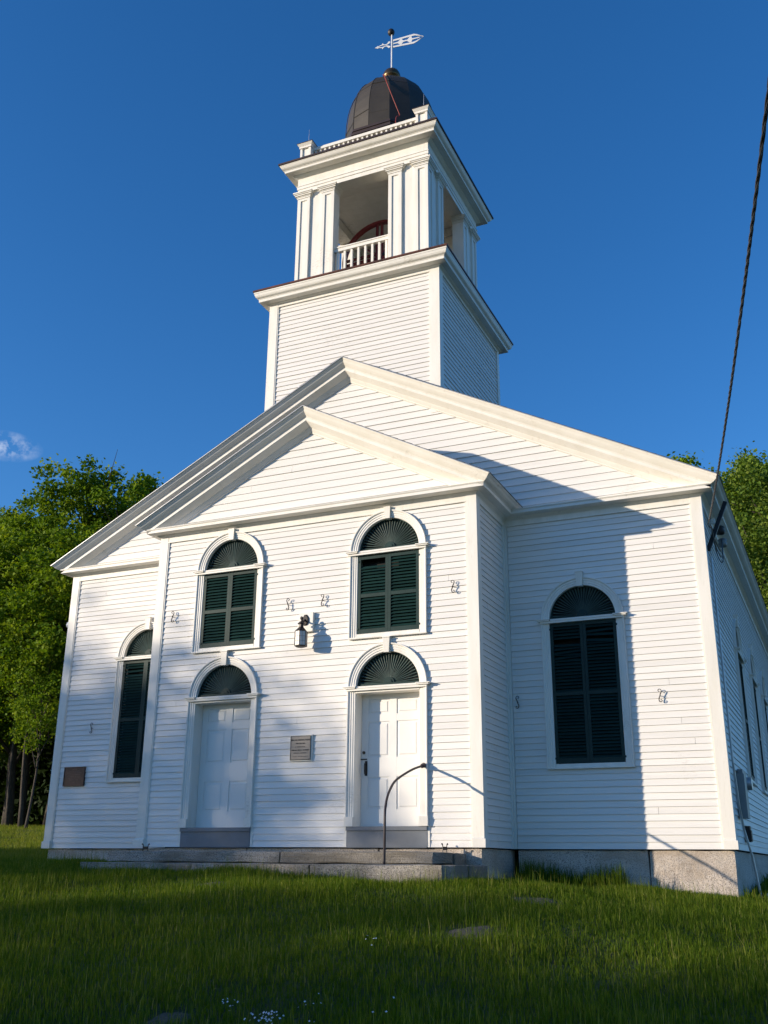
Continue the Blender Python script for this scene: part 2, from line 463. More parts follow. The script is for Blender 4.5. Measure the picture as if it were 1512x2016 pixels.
PADV = 0.07
def row_polys(zb, zt, lo, hi, holes, joints=()):
    """boards of one clapboard course as polygons in (u,z)"""
    polys = []; bot = [(lo(zb), zb)]; top = [(lo(zt), zt)]
    hs_ = sorted(holes, key=lambda h: h['u'])
    ev = [('h', h['u'], h) for h in hs_] + [('j', j, None) for j in joints]
    ev.sort(key=lambda e: e[1])
    def close(): polys.append(bot + top[::-1])
    for kind, u, h in ev:
        if kind == 'j':
            if any(abs(u - hh['u']) < hh['hw'] + 0.35 for hh in hs_): continue
            if u < lo(zt) + 0.2 or u > hi(zt) - 0.2: continue
            bot.append((u - 0.0018, zb)); top.append((u - 0.0018, zt)); close(); bot = [(u + 0.0018, zb)]; top = [(u + 0.0018, zt)]
            continue
        hz0, hz1 = h['z0'], h['zs'] + h['hw'] + PADV
        a, b = max(zb, hz0), min(zt, hz1 - 1e-4)
        if b - a < 1e-3: continue
        n = 4 if b > h['zs'] else 1
        zz = [a + (b - a) * k / n for k in range(n + 1)]
        hh = [hole_half(h, z, PADV) for z in zz]
        full_b, full_t = a <= zb + 1e-6, b >= zt - 1e-6
        if full_b and full_t:
            bot.append((u - hh[0], zb)); bot += [(u - x, z) for x, z in zip(hh[1:-1], zz[1:-1])]; top.append((u - hh[-1], zt)); close()
            bot = [(u + hh[0], zb)]; top = [(u + hh[-1], zt)]
            mid = [(u + x, z) for x, z in zip(hh[1:-1], zz[1:-1])]
            bot = mid[::-1] + bot if False else bot
            if mid: bot = list(reversed(mid)) + bot
        elif full_b:
            bot += [(u - x, z) for x, z in zip(hh, zz)] + [(u + x, z) for x, z in zip(hh[::-1], zz[::-1])]
        else:
            top += [(u - x, z) for x, z in zip(hh[::-1], zz[::-1])] + [(u + x, z) for x, z in zip(hh, zz)]
    bot.append((hi(zb), zb)); top.append((hi(zt), zt)); close()
    return polys

REST = MB()                                  # courses past the first 300 boards
N_CLAP = [0]
def clad(F, z0, z1, lo, hi, holes, parent, single, exposure=EXP, jp=0.42, tb=0.0195):
    z = z0; r = 0
    while z < z1 - 0.01:
        zt = min(z + exposure + random.uniform(-0.0022, 0.0022), z1)
        if hi(z) - lo(z) < 0.03: break
        js = [random.uniform(lo(z), hi(z))] if random.random() < jp else []
        for poly in row_polys(z, zt, lo, hi, holes, js):
            us = [p[0] for p in poly]
            if max(us) - min(us) < 0.01: continue
            jit = random.uniform(-0.003, 0.003)
            wf = lambda zz: 0.004 + (tb + jit - 0.004) * (zt - zz) / exposure
            back = lambda p: F(p[0], -0.006, p[1] + (0.0 if p[1] < zt - 1e-6 else 0.004))
            front = lambda p: F(p[0], wf(p[1]), p[1])
            one = single and max(us) - min(us) > 0.42 and N_CLAP[0] < 300
            mb = MB() if one else REST
            mb.prism(poly, front, back)
            if one:
                mb.build('clapboard', M['clap'], parent); N_CLAP[0] += 1
        z = zt; r += 1

# ------------------------------------------------------------------ wall cores (set back behind the boards and jambs)
core = MB().box(0.3, W - 0.3, 0.30, D + 0.4, -0.02, ZS + 0.25)
core.prism([(0.3, ZS + 0.25), (W - 0.3, ZS + 0.25), (XC, ZS + 0.22 + SV * (XC - 0.3))], lambda p: (p[0], 0.14, p[1]), lambda p: (p[0], D, p[1]))
vest_wall = core.build('vestibule_wall', M['dark'], church)
core = MB().box(XL + 0.3, XR - 0.3, D + 0.30, YB - 0.01, -0.02, ZS + 0.2)
core.prism([(XL + 0.3, ZS + 0.2), (XR - 0.3, ZS + 0.2), (XC, ZS + 0.17 + SM * (HM - 0.3))], lambda p: (p[0], D + 0.14, p[1]), lambda p: (p[0], YB - 0.02, p[1]))
main_wall = core.build('main_wall', M['dark'], church)
tower_wall = MB().box(TX0 + 0.05, TX1 - 0.05, TY0 + 0.05, TY1 - 0.05, 6.6, 10.6).build('tower_wall', M['trim'], church)

CB = 0.128                                   # corner board width
BEAD = 0.022
c0, c1 = CB + BEAD, W - CB - BEAD
fl = lambda v: (lambda z: v)
clad(FV, 0.0, 5.085, fl(c0), fl(c1), DOORS + UPS, vest_wall, True)
clad(FM, 0.0, 5.085, fl(W + 0.075), fl(XR - CB - BEAD), [WIN_R], main_wall, True)
clad(FM, 0.0, 5.085, fl(XL + CB + BEAD), fl(-0.01), [WIN_L], main_wall, True)
# vestibule gable, main gable
bedv = lambda x: 5.17 + SV * (W - abs(x - XC) - XC + 0.0)
lo_v = lambda z: 0.0 + (z - 5.17) / SV; hi_v = lambda z: W - (z - 5.17) / SV
lo_m = lambda z: XL + (z - 5.17) / SM; hi_m = lambda z: XR - (z - 5.17) / SM
clad(FV, 5.27, 5.17 + SV * XC - 0.01, lo_v, hi_v, [], vest_wall, True, 0.131, 0.55, 0.021)
n_ind = N_CLAP[0]
tower_single = True
clad(FT, 7.4, 10.34, fl(TX0 + 0.17), fl(TX1 - 0.17), [], tower_wall, True, 0.0957, 0.0)
clad(FM, 5.27, 5.17 + SM * HM - 0.01, lo_m, hi_m, [], main_wall, False, 0.131, 0.8, 0.021)
clad(RV, 0.0, 5.085, fl(CB + BEAD), fl(D - 0.03), [], vest_wall, False)
clad(RM, 0.0, 5.085, fl(D + CB + BEAD), fl(YB), SIDE, main_wall, False)
clad(RT, 7.5, 10.34, fl(TY0 + 0.12), fl(TY1 - 0.12), [], tower_wall, False, 0.0957, 0.0)
clad(LM, 0.0, 5.085, fl(D + CB + BEAD), fl(YB), [], main_wall, False)
clad(LT, 7.5, 10.34, fl(TY0 + 0.12), fl(TY1 - 0.12), [], tower_wall, False, 0.0957, 0.0)
clad(LV, 0.0, 5.085, fl(CB + BEAD), fl(D - 0.03), [], vest_wall, False)
ro = REST.build('clapboard_courses', M['clap'], church); ro['kind'] = 'stuff'

# corner boards with plinth blocks
def corner_board(x, y, sx, z0, z1, wd=CB, plinth=True, th=0.037, par=church, depth=None):
    """outer corner at (x,y); sx=+1 right corner, -1 left corner; front faces -y"""
    mb = MB(); dp = depth or wd
    mb.box(min(x + sx * th, x - sx * wd), max(x + sx * th, x - sx * wd), y - th, y + 0.02, z0, z1)
    mb.box(min(x + sx * th, x - sx * 0.02), max(x + sx * th, x - sx * 0.02), y + 0.021, y + dp, z0, z1)
    o = mb.build('corner_board', M['trim'], par)
    bd = MB(); bd.box(min(x - sx * (wd + 0.001), x - sx * (wd + BEAD)), max(x - sx * (wd + 0.001), x - sx * (wd + BEAD)), y - 0.030, y + 0.02, z0, z1)
    bd.build('corner_bead', M['trim'], o)
    if plinth:
        pb = MB(); t2 = th + 0.022
        pb.box(min(x + sx * t2, x - sx * (wd + 0.004)), max(x + sx * t2, x - sx * (wd + 0.004)), y - t2, y + dp + 0.003, z0 - 0.002, z0 + 0.115)
        k = 0.016
        pb.prism([(0, 0.115), (0, 0.13), (k, 0.115)], lambda p: (x - sx * wd, y - th - p[0], z0 + p[1]), lambda p: (x + sx * (th), y - th - p[0], z0 + p[1]))
        pb.build('plinth_block', M['trim'], o)
    return o
corner_board(0, 0, -1, 0.0, ZS + 0.02)
corner_board(W, 0, 1, 0.0, ZS + 0.02)
corner_board(XL, D, -1, 0.0, ZS + 0.02)
corner_board(XR, D, 1, 0.0, ZS + 0.02)
corner_board(TX0, TY0, -1, 7.4, 10.40, 0.15, False)
corner_board(TX1, TY0, 1, 7.4, 10.40, 0.15, False)
MB().box(TX1 - 0.02, TX1 + 0.034, TY1 - 0.11, TY1 + 0.02, 7.4, 10.4).build('corner_board', M['trim'], church)
# inner corner boards where the vestibule meets the hall
ib = MB().box(W + 0.002, W + 0.07, D - 0.034, D + 0.02, 0.0, ZS); ib.box(W - 0.02, W + 0.032, D - 0.11, D - 0.036, 0.0, ZS)
ib.build('corner_board', M['trim'], church)

# frieze boards under the cornice
def frieze(F, u0, u1, zt, par=church, h=0.088, th=0.032):
    mb = MB(); fbox(mb, F, u0, u1, -0.02, th, zt - h, zt); fbox(mb, F, u0, u1, -0.02, 0.038, zt - h - 0.022, zt - h - 0.001)
    mb.build('frieze_board', M['trim'], par)
frieze(FV, CB + 0.001, W - CB - 0.001, ZS + 0.015)
frieze(FM, W + 0.071, XR - CB - 0.001, ZS + 0.015); frieze(FM, XL + CB + 0.001, -0.03, ZS + 0.015)
frieze(RV, CB + 0.001, D - 0.111, ZS + 0.015); frieze(RM, D + CB + 0.001, YB, ZS + 0.015)
frieze(FT, TX0 + 0.151, TX1 - 0.151, 10.39, h=0.035); frieze(RT, TY0 + 0.129, TY1 - 0.111, 10.39, h=0.035)

# ------------------------------------------------------------------ cornices
LOWER = [(0.0, ZS - 0.004), (0.038, ZS - 0.004), (0.042, 5.176), (0.055, 5.184), (0.082, 5.203), (0.092, 5.216), (0.098, 5.217), (0.100, 5.213), (0.205, 5.222), (0.218, 5.227)]
CROWN = [(0.218, 5.276), (0.228, 5.280), (0.228, 5.288), (0.240, 5.292), (0.268, 5.300), (0.300, 5.318), (0.322, 5.342), (0.342, 5.353), (0.346, 5.356), (0.346, 5.362), (0.354, 5.364), (0.354, 5.375)]
PED_TOP = [(0.218, 5.276), (0.228, 5.279), (0.228, 5.287), (0.236, 5.289), (0.236, 5.300), (0.0, 5.335)]
FULL = LOWER + CROWN + [(0.0, 5.40)]

def ped_cornice(F, u0, u1, m0, m1, name='pediment_cornice'):
    """level cornice across a gable front; m0/m1 mitre sign at each end"""
    prof = LOWER + PED_TOP
    mb = MB(); mb.prism(prof, lambda p: F(u0 - m0 * p[0], p[0], p[1]), lambda p: F(u1 + m1 * p[0], p[0], p[1]))
    return mb.build(name, M['rake'], church)
ped_cornice(FV, 0.0, W, 1, 1)
ped_cornice(FM, W, XR, -1, 1); ped_cornice(FM, XL, 0.0, 1, -1)

def rake(F, xa, xt, s, sl, full, name='raking_cornice'):
    """raking cornice from the eave corner xa up to the apex xt; s=+1 when the eave is on the right"""
    mb = MB()
    za = lambda p: p[1]
    zt_ = lambda p: p[1] + sl * (abs(xa - xt) + p[0])
    mb.prism(full, lambda p: F(xa + s * p[0], p[0], za(p)), lambda p: F(xt + s * 0.0003, p[0], zt_(p)))
    return mb.build(name, M['rake'], church)
# the raking mouldings sit above the level corona, so their lower half starts a little up the slope
rake(FV, W, XC, 1, SV, FULL); rake(FV, 0.0, XC, -1, SV, FULL)
rake(FM, XR, XC, 1, SM, FULL); rake(FM, XL, XC, -1, SM, FULL)

def eave(F, u0, u1, m0, par=church):
    mb = MB(); mb.prism(FULL, lambda p: F(u0 - m0 * p[0] + (0.0008 if m0 else 0), p[0], p[1]), lambda p: F(u1, p[0], p[1]))
    return mb.build('eave_cornice', M['rake'], church)
eave(RV, 0.0, D - 0.03, 1); eave(LV, 0.0, D - 0.03, 1)
eave(RM, D, YB, 1); eave(LM, D, YB, 1)

# roofs: courses of shingles with a ragged thin edge
def roof(xe, zt_e, ya, yb, sl, over, name='roof'):
    """two slopes; xe = half width to the crown edge"""
    top = MB(); th = 0.008
    n = int((xe / math.cos(math.atan(sl))) / 0.14)
    for s in (-1, 1):
        for k in range(n):
            a, b = k / n, (k + 1.25) / n
            b = min(b, 1.0)
            xa_, xb_ = XC + s * (xe * (1 - a)), XC + s * (xe * (1 - b))
            za_, zb_ = zt_e + sl * xe * a, zt_e + sl * xe * b
            lift = 0.004
            jy = random.uniform(-0.006, 0.006)
            top.add([(xa_, ya - over + jy, za_ + lift + th), (xb_, ya - over + jy, zb_ + 0.004), (xb_, yb, zb_ + 0.004), (xa_, yb, za_ + lift + th),
                     (xa_, ya - over + jy, za_ + 0.0015), (xb_, ya - over + jy, zb_ + 0.0015), (xb_, yb, zb_ + 0.0015), (xa_, yb, za_ + 0.0015)],
                    [(0, 1, 2, 3), (4, 7, 6, 5), (0, 4, 5, 1), (1, 5, 6, 2), (2, 6, 7, 3), (3, 7, 4, 0)])
    return top.build(name, M['shingle'], church)
r1 = roof(XC + 0.362, 5.377 - SV * 0.008, -0.354, D + 0.05, SV, 0.006)
r2_ = roof(HM + 0.362, 5.377 - SM * 0.008, D - 0.354, YB + 0.2, SM, 0.006)
# pale metal drip edge along the left rakes
for (xe, yy, sl, par) in ((XC, -0.354, SV, r1), (HM, D - 0.354, SM, r2_)):
    mb = MB()
    for s in (-1, 1):
        x0 = XC + s * (xe + 0.366)
        mb.prism([(0, 0), (0.012, 0), (0.012, 0.010), (0, 0.010)], lambda p: (x0, yy - 0.0005 - p[0], 5.3755 - sl * 0.012 + p[1] - 0.012), lambda p: (XC, yy - 0.0005 - p[0], 5.3755 + sl * (xe + 0.354) + p[1] - 0.012))
    mb.build('drip_edge', M['steel'], par)

# back wall of the hall
MB().prism([(XL, -0.05), (XR, -0.05), (XR, ZS + 0.2), (XC, ZS + 0.2 + SM * HM), (XL, ZS + 0.2)], lambda p: (p[0], YB + 0.002, p[1]), lambda p: (p[0], YB + 0.1, p[1])).build('rear_wall', M['clap'], church)

# ------------------------------------------------------------------ foundation stones
def stone(mb, x0, x1, y0, y1, z0, z1, amp=0.012, seg=5):
    """a quarried block with uneven faces"""
    b = bmesh.new()
    bmesh.ops.create_cube(b, size=1.0)
    bmesh.ops.subdivide_edges(b, edges=b.edges[:], cuts=seg, use_grid_fill=True)
    sx, sy, sz = x1 - x0, y1 - y0, z1 - z0
    ph = random.uniform(0, 50)
    vs_ = []
    for v in b.verts:
        p = Vector((x0 + (v.co.x + 0.5) * sx, y0 + (v.co.y + 0.5) * sy, z0 + (v.co.z + 0.5) * sz))
        q = Vector((math.sin(p.x * 7 + ph + p.z * 9) + math.sin(p.x * 17 + 2 * ph), math.sin(p.x * 9 - p.z * 13 + ph) + math.sin(p.z * 23 + p.x * 5), math.sin(p.x * 6 + ph * 3 + p.y * 8))) * amp * 0.5
        q += Vector([random.uniform(-1, 1) * amp * 0.35 for _ in range(3)])
        cnt = sum(abs(c) > 0.499 for c in v.co)
        if cnt >= 2: q -= Vector([math.copysign(1, c) * amp * 0.8 if abs(c) > 0.499 else 0 for c in v.co])
        vs_.append(tuple(p + q))
    b.verts.index_update()
    fs = [tuple(v.index for v in f.verts) for f in b.faces]
    b.free()
    return mb.add(vs_, fs)
def foundation(x0, x1, y0, y1, zb):
    stone(MB(), x0, x1, y0, y1, zb, -0.012, 0.009).build('foundation_stone', M['granite'], church)
for a, b in ((XL + 0.03, -1.3), (-1.29, 0.25)): foundation(a, b, D + 0.03, D + 0.5, -1.0)
for a, b in ((W + 0.06, 7.78), (7.79, XR - 0.005)): foundation(a, b, D + 0.025, D + 0.5, -1.1)
for a, b in ((0.1, 2.0), (2.01, 4.2), (4.21, W - 0.03)): foundation(a, b, 0.03, 0.3, -0.9)
foundation(W - 0.3, W - 0.035, 0.31, D + 0.2, -0.9)
for k, (a, b) in enumerate(((D + 0.51, 4.2), (4.21, 7.1), (7.11, 10.5), (10.51, YB))): foundation(XR - 0.45, XR - 0.03, a, b, -1.1)
for a, b in ((D + 0.51, 8.0), (8.01, YB)): foundation(XL + 0.03, XL + 0.45, a, b, -0.8)
MB().box(XL + 0.46, XR - 0.46, D + 0.51, YB, -0.9, -0.03).build('crawl_space', M['dark'], church)

# ------------------------------------------------------------------ windows and doors
CAS = [(-0.001, -0.24), (-0.001, 0.020), (0.006, 0.026), (0.030, 0.026), (0.034, 0.034), (0.066, 0.034), (0.070, 0.043), (0.098, 0.043), (0.102, 0.056), (0.112, 0.062), (0.126, 0.062), (0.128, 0.052), (0.128, -0.01), (0.03, -0.01), (0.03, -0.24)]
def arch_path(h, zb, n=28):
    pts = [((h['u'] - h['hw']), zb, -1.0, 0.0)]
    for k in range(n + 1):
        a = math.pi - math.pi * k / n
        pts.append((h['u'] + h['hw'] * math.cos(a), h['zs'] + h['hw'] * math.sin(a), math.cos(a), math.sin(a)))
    pts.append((h['u'] + h['hw'], zb, 1.0, 0.0))
    return pts
def casing(F, h, zb, par=church, deep=True):
    prof = CAS if deep else [(r, max(w, -0.12)) for r, w in CAS]
    pts = arch_path(h, zb); k = len(prof); mb = MB(); vs_ = []
    for (u, z, du, dz) in pts:
        for r, w in prof: vs_.append(F(u + du * r, w, z + dz * r))
    fs = [(i * k + j, i * k + (j + 1) % k, (i + 1) * k + (j + 1) % k, (i + 1) * k + j) for i in range(len(pts) - 1) for j in range(k)]
    fs += [tuple(range(k))[::-1], tuple(range((len(pts) - 1) * k, len(pts) * k))]
    mb.add(vs_, fs)
    o = mb.build('window_casing' if zb > 0.6 else 'door_casing', M['trim'], par)
    # keystone
    ks = MB(); zt = h['zs'] + h['hw'] + (0.20 if zb < 3 else 0.175); z0 = h['zs'] + h['hw'] - 0.02
    u = h['u']
    ks.prism([(-0.042, z0), (0.042, z0), (0.058, zt), (-0.058, zt)], lambda p: F(u + p[0], -0.02, p[1]), lambda p: F(u + p[0], 0.085 if p[1] > z0 + 0.01 else 0.07, p[1]))
    if zb < 3: fbox(ks, F, u - 0.064, u + 0.064, -0.02, 0.094, zt + 0.001, zt + 0.018)
    ks.build('keystone', M['trim'], o)
    # impost band
    im = MB(); zs = h['zs']
    fbox(im, F, u - h['hw'] - 0.132, u + h['hw'] + 0.132, 0.0, 0.074, zs - 0.055, zs - 0.024)
    fbox(im, F, u - h['hw'] - 0.165, u - h['hw'] + 0.02, 0.0, 0.098, zs - 0.023, zs - 0.004)
    fbox(im, F, u + h['hw'] - 0.02, u + h['hw'] + 0.165, 0.0, 0.098, zs - 0.023, zs - 0.004)
    fbox(im, F, u - h['hw'] - 0.185, u - h['hw'] + 0.03, 0.0, 0.112, zs - 0.003, zs + 0.010)
    fbox(im, F, u + h['hw'] - 0.03, u + h['hw'] + 0.185, 0.0, 0.112, zs - 0.003, zs + 0.010)
    fbox(im, F, u - h['hw'] + 0.032, u + h['hw'] - 0.032, -0.2, 0.082, zs - 0.023, zs + 0.006)
    im.build('impost', M['trim'], o)
    return o

# shared fan blade (local: along +z from the hub, w = -y)
def blade_mesh():
    r0, r1 = 0.085, 0.492
    mb = MB()
    a = math.radians(64)
    for (r, wd, t) in ((r0, 0.006, 0.0024), (r1, 0.0165, 0.0045)):
        for (x, y) in ((-wd, -t), (wd, -t), (wd, t), (-wd, t)):
            mb.v.append((x * math.cos(a) - y * math.sin(a), x * math.sin(a) + y * math.cos(a), r))
    mb.f += [(0, 3, 2, 1), (4, 5, 6, 7), (0, 1, 5, 4), (1, 2, 6, 5), (2, 3, 7, 6), (3, 0, 4, 7)]
    me = bpy.data.meshes.new('fan_blade'); me.from_pydata(mb.v, [], mb.f); me.materials.append(M['fan']); return me
BLADE = blade_mesh()
NBL = 29
def fanlight(F, h, singles=True):
    u, zs, hw = h['u'], h['zs'] + 0.012, h['hw'] - 0.004
    mb = MB()
    def semi(r0, r1, w0, w1, n=28):
        k = n + 1; vs_ = []
        for i in range(k):
            a = math.pi * i / n
            for r, w in ((r0, w0), (r1, w0), (r1, w1), (r0, w1)): vs_.append(F(u + r * math.cos(a), w, zs + 0.045 + (r * math.sin(a)) * (hw - 0.045) / hw))
        fs = [(i * 4 + j, i * 4 + (j + 1) % 4, i * 4 + 4 + (j + 1) % 4, i * 4 + 4 + j) for i in range(n) for j in range(4)] + [(3, 2, 1, 0), tuple(n * 4 + j for j in range(4))]
        mb.add(vs_, fs)
    semi(hw - 0.03, hw, -0.085, -0.035)
    fbox(mb, F, u - hw, u + hw, -0.09, -0.022, zs - 0.004, zs + 0.044)
    # hub
    k = 12; pts = [(0.088 * math.cos(math.pi * i / k), 0.088 * math.sin(math.pi * i / k)) for i in range(k + 1)]
    mb.prism(pts, lambda p: F(u + p[0], -0.09, zs + 0.046 + p[1]), lambda p: F(u + p[0], -0.034, zs + 0.046 + p[1]))
    mb.prism([(a * 0.6, b * 0.6) for a, b in pts], lambda p: F(u + p[0], -0.034, zs + 0.047 + p[1]), lambda p: F(u + p[0], -0.02, zs + 0.047 + p[1]))
    o = mb.build('fanlight', M['green'], church)
    bk = MB(); pts = [((hw - 0.012) * math.cos(math.pi * i / 24), (hw - 0.012) * math.sin(math.pi * i / 24)) for i in range(25)]
    bk.prism(pts, lambda p: F(u + p[0], -0.13, zs + 0.01 + p[1]), lambda p: F(u + p[0], -0.115, zs + 0.01 + p[1])); bk.build('fan_backing', M['dark'], o)
    if F.k == 'F':
        for i in range(NBL):
            a = math.pi * (i + 0.5) / NBL - math.pi / 2
            place('fan_blade', BLADE, F(u, -0.062 + random.uniform(-0.004, 0.004), zs + 0.045), o, rot=(0, -a, 0) if False else Matrix.Rotation(-a, 3, 'Y').to_euler(), scale=(1, 1, (hw - 0.045) / hw * 1.0 + 0.075 * abs(math.sin(a)) ** 2))
    else:
        mb2 = MB()
        for i in range(16):
            a = math.pi * (i + 0.5) / 16
            mb2.add([F(u + r * math.cos(a) + s * 0.012 * math.sin(a), -0.05 + s * 0.01, zs + 0.045 + r * math.sin(a) - s * 0.012 * math.cos(a)) for r in (0.09, 0.48) for s in (-1, 1)], [(0, 1, 3, 2)])
        mb2.build('fan_blades', M['green'], o, fix=False)

def slat_mesh(wd, hgt=0.056, th=0.0085, tilt=40):
    mb = MB(); a = math.radians(tilt)
    sec = []
    for (y, z) in ((-th / 2, -hgt / 2), (th / 2, -hgt / 2), (th / 2, hgt / 2), (-th / 2, hgt / 2)):
        sec.append((y * math.cos(a) - (-z) * math.sin(a) * 1.0, z * math.cos(a) + y * math.sin(a)))
    # lower edge tips outward (-y)
    sec = [(y, z) for y, z in sec]
    mb.prism(sec, lambda p: (-wd / 2, p[0], p[1]), lambda p: (wd / 2, p[0], p[1]))
    me = bpy.data.meshes.new('slat'); me.from_pydata(mb.v, [], mb.f); me.materials.append(M['green']); return me

def shutters(F, h, z0, z1, broken=(), rails=None, joined=False):
    """two louvred leaves; broken: {(leaf,panel,index): (drop, roll)}"""
    u, hw = h['u'], h['hw'] - 0.006
    lw = hw - 0.003
    zm = z0 + (z1 - z0) * 0.485
    st, rt_, rb, rm = 0.046, 0.052, 0.072, 0.056
    sw = lw - 2 * st + 0.006
    sm = slat_mesh(sw)
    for leaf, s in ((0, -1), (1, 1)):
        ua, ub = (u - hw, u - 0.002) if s < 0 else (u + 0.002, u + hw)
        w0, w1 = -0.018 + 0.004 * leaf, 0.017 + 0.004 * leaf
        dz = random.uniform(-0.004, 0.004)
        mb = MB()
        fbox(mb, F, ua, ua + st, w0, w1, z0 + dz, z1 + dz); fbox(mb, F, ub - st, ub, w0, w1, z0 + dz, z1 + dz)
        fbox(mb, F, ua + st + 0.0005, ub - st - 0.0005, w0 + 0.002, w1 - 0.002, z0 + dz, z0 + rb + dz); fbox(mb, F, ua + st + 0.0005, ub - st - 0.0005, w0 + 0.002, w1 - 0.002, z1 - rt_ + dz, z1 + dz)
        fbox(mb, F, ua + st + 0.0005, ub - st - 0.0005, w0 + 0.002, w1 - 0.002, zm - rm / 2 + dz, zm + rm / 2 + dz)
        # hinges
        hx = ua if s < 0 else ub
        for hz in (z0 + 0.06, z1 - 0.1): fbox(mb, F, hx - 0.022, hx + 0.022, w1 + 0.0005, w1 + 0.008, hz, hz + 0.03)
        o = mb.build('shutter', M['green'], church)
        if joined:
            mb = MB()
            for (pa, pb) in ((z0 + rb, zm - rm / 2), (zm + rm / 2, z1 - rt_)):
                n = int((pb - pa) / 0.052)
                for k in range(n):
                    zc = pa + (k + 0.5) * (pb - pa) / n
                    uu0, uu1 = ua + st - 0.003, ub - st + 0.003
                    mb.add([F(uu0, 0.014, zc - 0.027), F(uu1, 0.014, zc - 0.027), F(uu1, -0.014, zc + 0.027), F(uu0, -0.014, zc + 0.027), F(uu0, 0.006, zc - 0.031), F(uu1, 0.006, zc - 0.031), F(uu1, -0.022, zc + 0.023), F(uu0, -0.022, zc + 0.023)],
                           [(0, 1, 2, 3), (4, 7, 6, 5), (0, 4, 5, 1), (1, 5, 6, 2), (2, 6, 7, 3), (3, 7, 4, 0)])
            mb.build('slats', M['green'], o)
            continue
        for pi, (pa, pb) in enumerate(((z0 + rb, zm - rm / 2), (zm + rm / 2, z1 - rt_))):
            n = int(round((pb - pa) / 0.0505))
            for k in range(n):
                zc = pa + (k + 0.5) * (pb - pa) / n + dz
                key = (leaf, pi, k)
                drop, roll = broken.get(key, (0, 0)) if broken else (0, 0)
                if drop is None: continue
                base_rot = random.uniform(-0.04, 0.04)
                place('slat', sm, F((ua + ub) / 2, (w0 + w1) / 2, zc + drop), o, rot=(base_rot, roll + random.uniform(-0.004, 0.004), 0))
    bk = MB(); fbox(bk, F, u - hw, u + hw, -0.16, -0.14, z0 - 0.04, z1 + 0.06); bk.build('window_sash', M['dark'], church)

def window(F, h, zsh0, zsh1, broken=None, joined=False):
    casing(F, h, h['z0'] + 0.0005)
    sl = MB(); u, hw = h['u'], h['hw']
    fbox(sl, F, u - hw + 0.001, u + hw - 0.001, -0.2, 0.03, h['z0'] + 0.001, h['z0'] + 0.055)
    fbox(sl, F, u - hw - 0.131, u + hw + 0.131, -0.005, 0.066, h['z0'] - 0.022, h['z0'])
    sl.build('window_sill', M['trim'], church)
    fanlight(F, h)
    shutters(F, h, zsh0, zsh1, broken or {}, joined=joined)

window(FV, UPS[0], 3.142, 4.395)
window(FV, UPS[1], 3.142, 4.395, {(0, 1, 10): (None, 0), (0, 1, 9): (-0.055, 0.012), (0, 1, 8): (-0.01, -0.02)})
window(FM, WIN_R, 1.222, 3.368, {(0, 1, 15): (None, 0), (0, 1, 14): (-0.02, 0.03), (0, 1, 13): (-0.015, -0.05), (0, 1, 12): (-0.02, -0.07), (0, 1, 11): (-0.01, 0.04), (0, 1, 10): (0, -0.06),
                                 (1, 1, 18): (-0.02, -0.05), (1, 1, 17): (-0.03, 0.035), (1, 1, 16): (None, 0), (1, 1, 15): (-0.02, 0.06), (1, 1, 9): (0, 0.03), (0, 0, 6): (0, 0.02)})
window(FM, WIN_L, 1.222, 3.368, {(0, 1, 17): (-0.02, -0.03), (0, 1, 16): (None, 0)})
for h in SIDE: window(RM, h, 1.222, 3.368, joined=True)

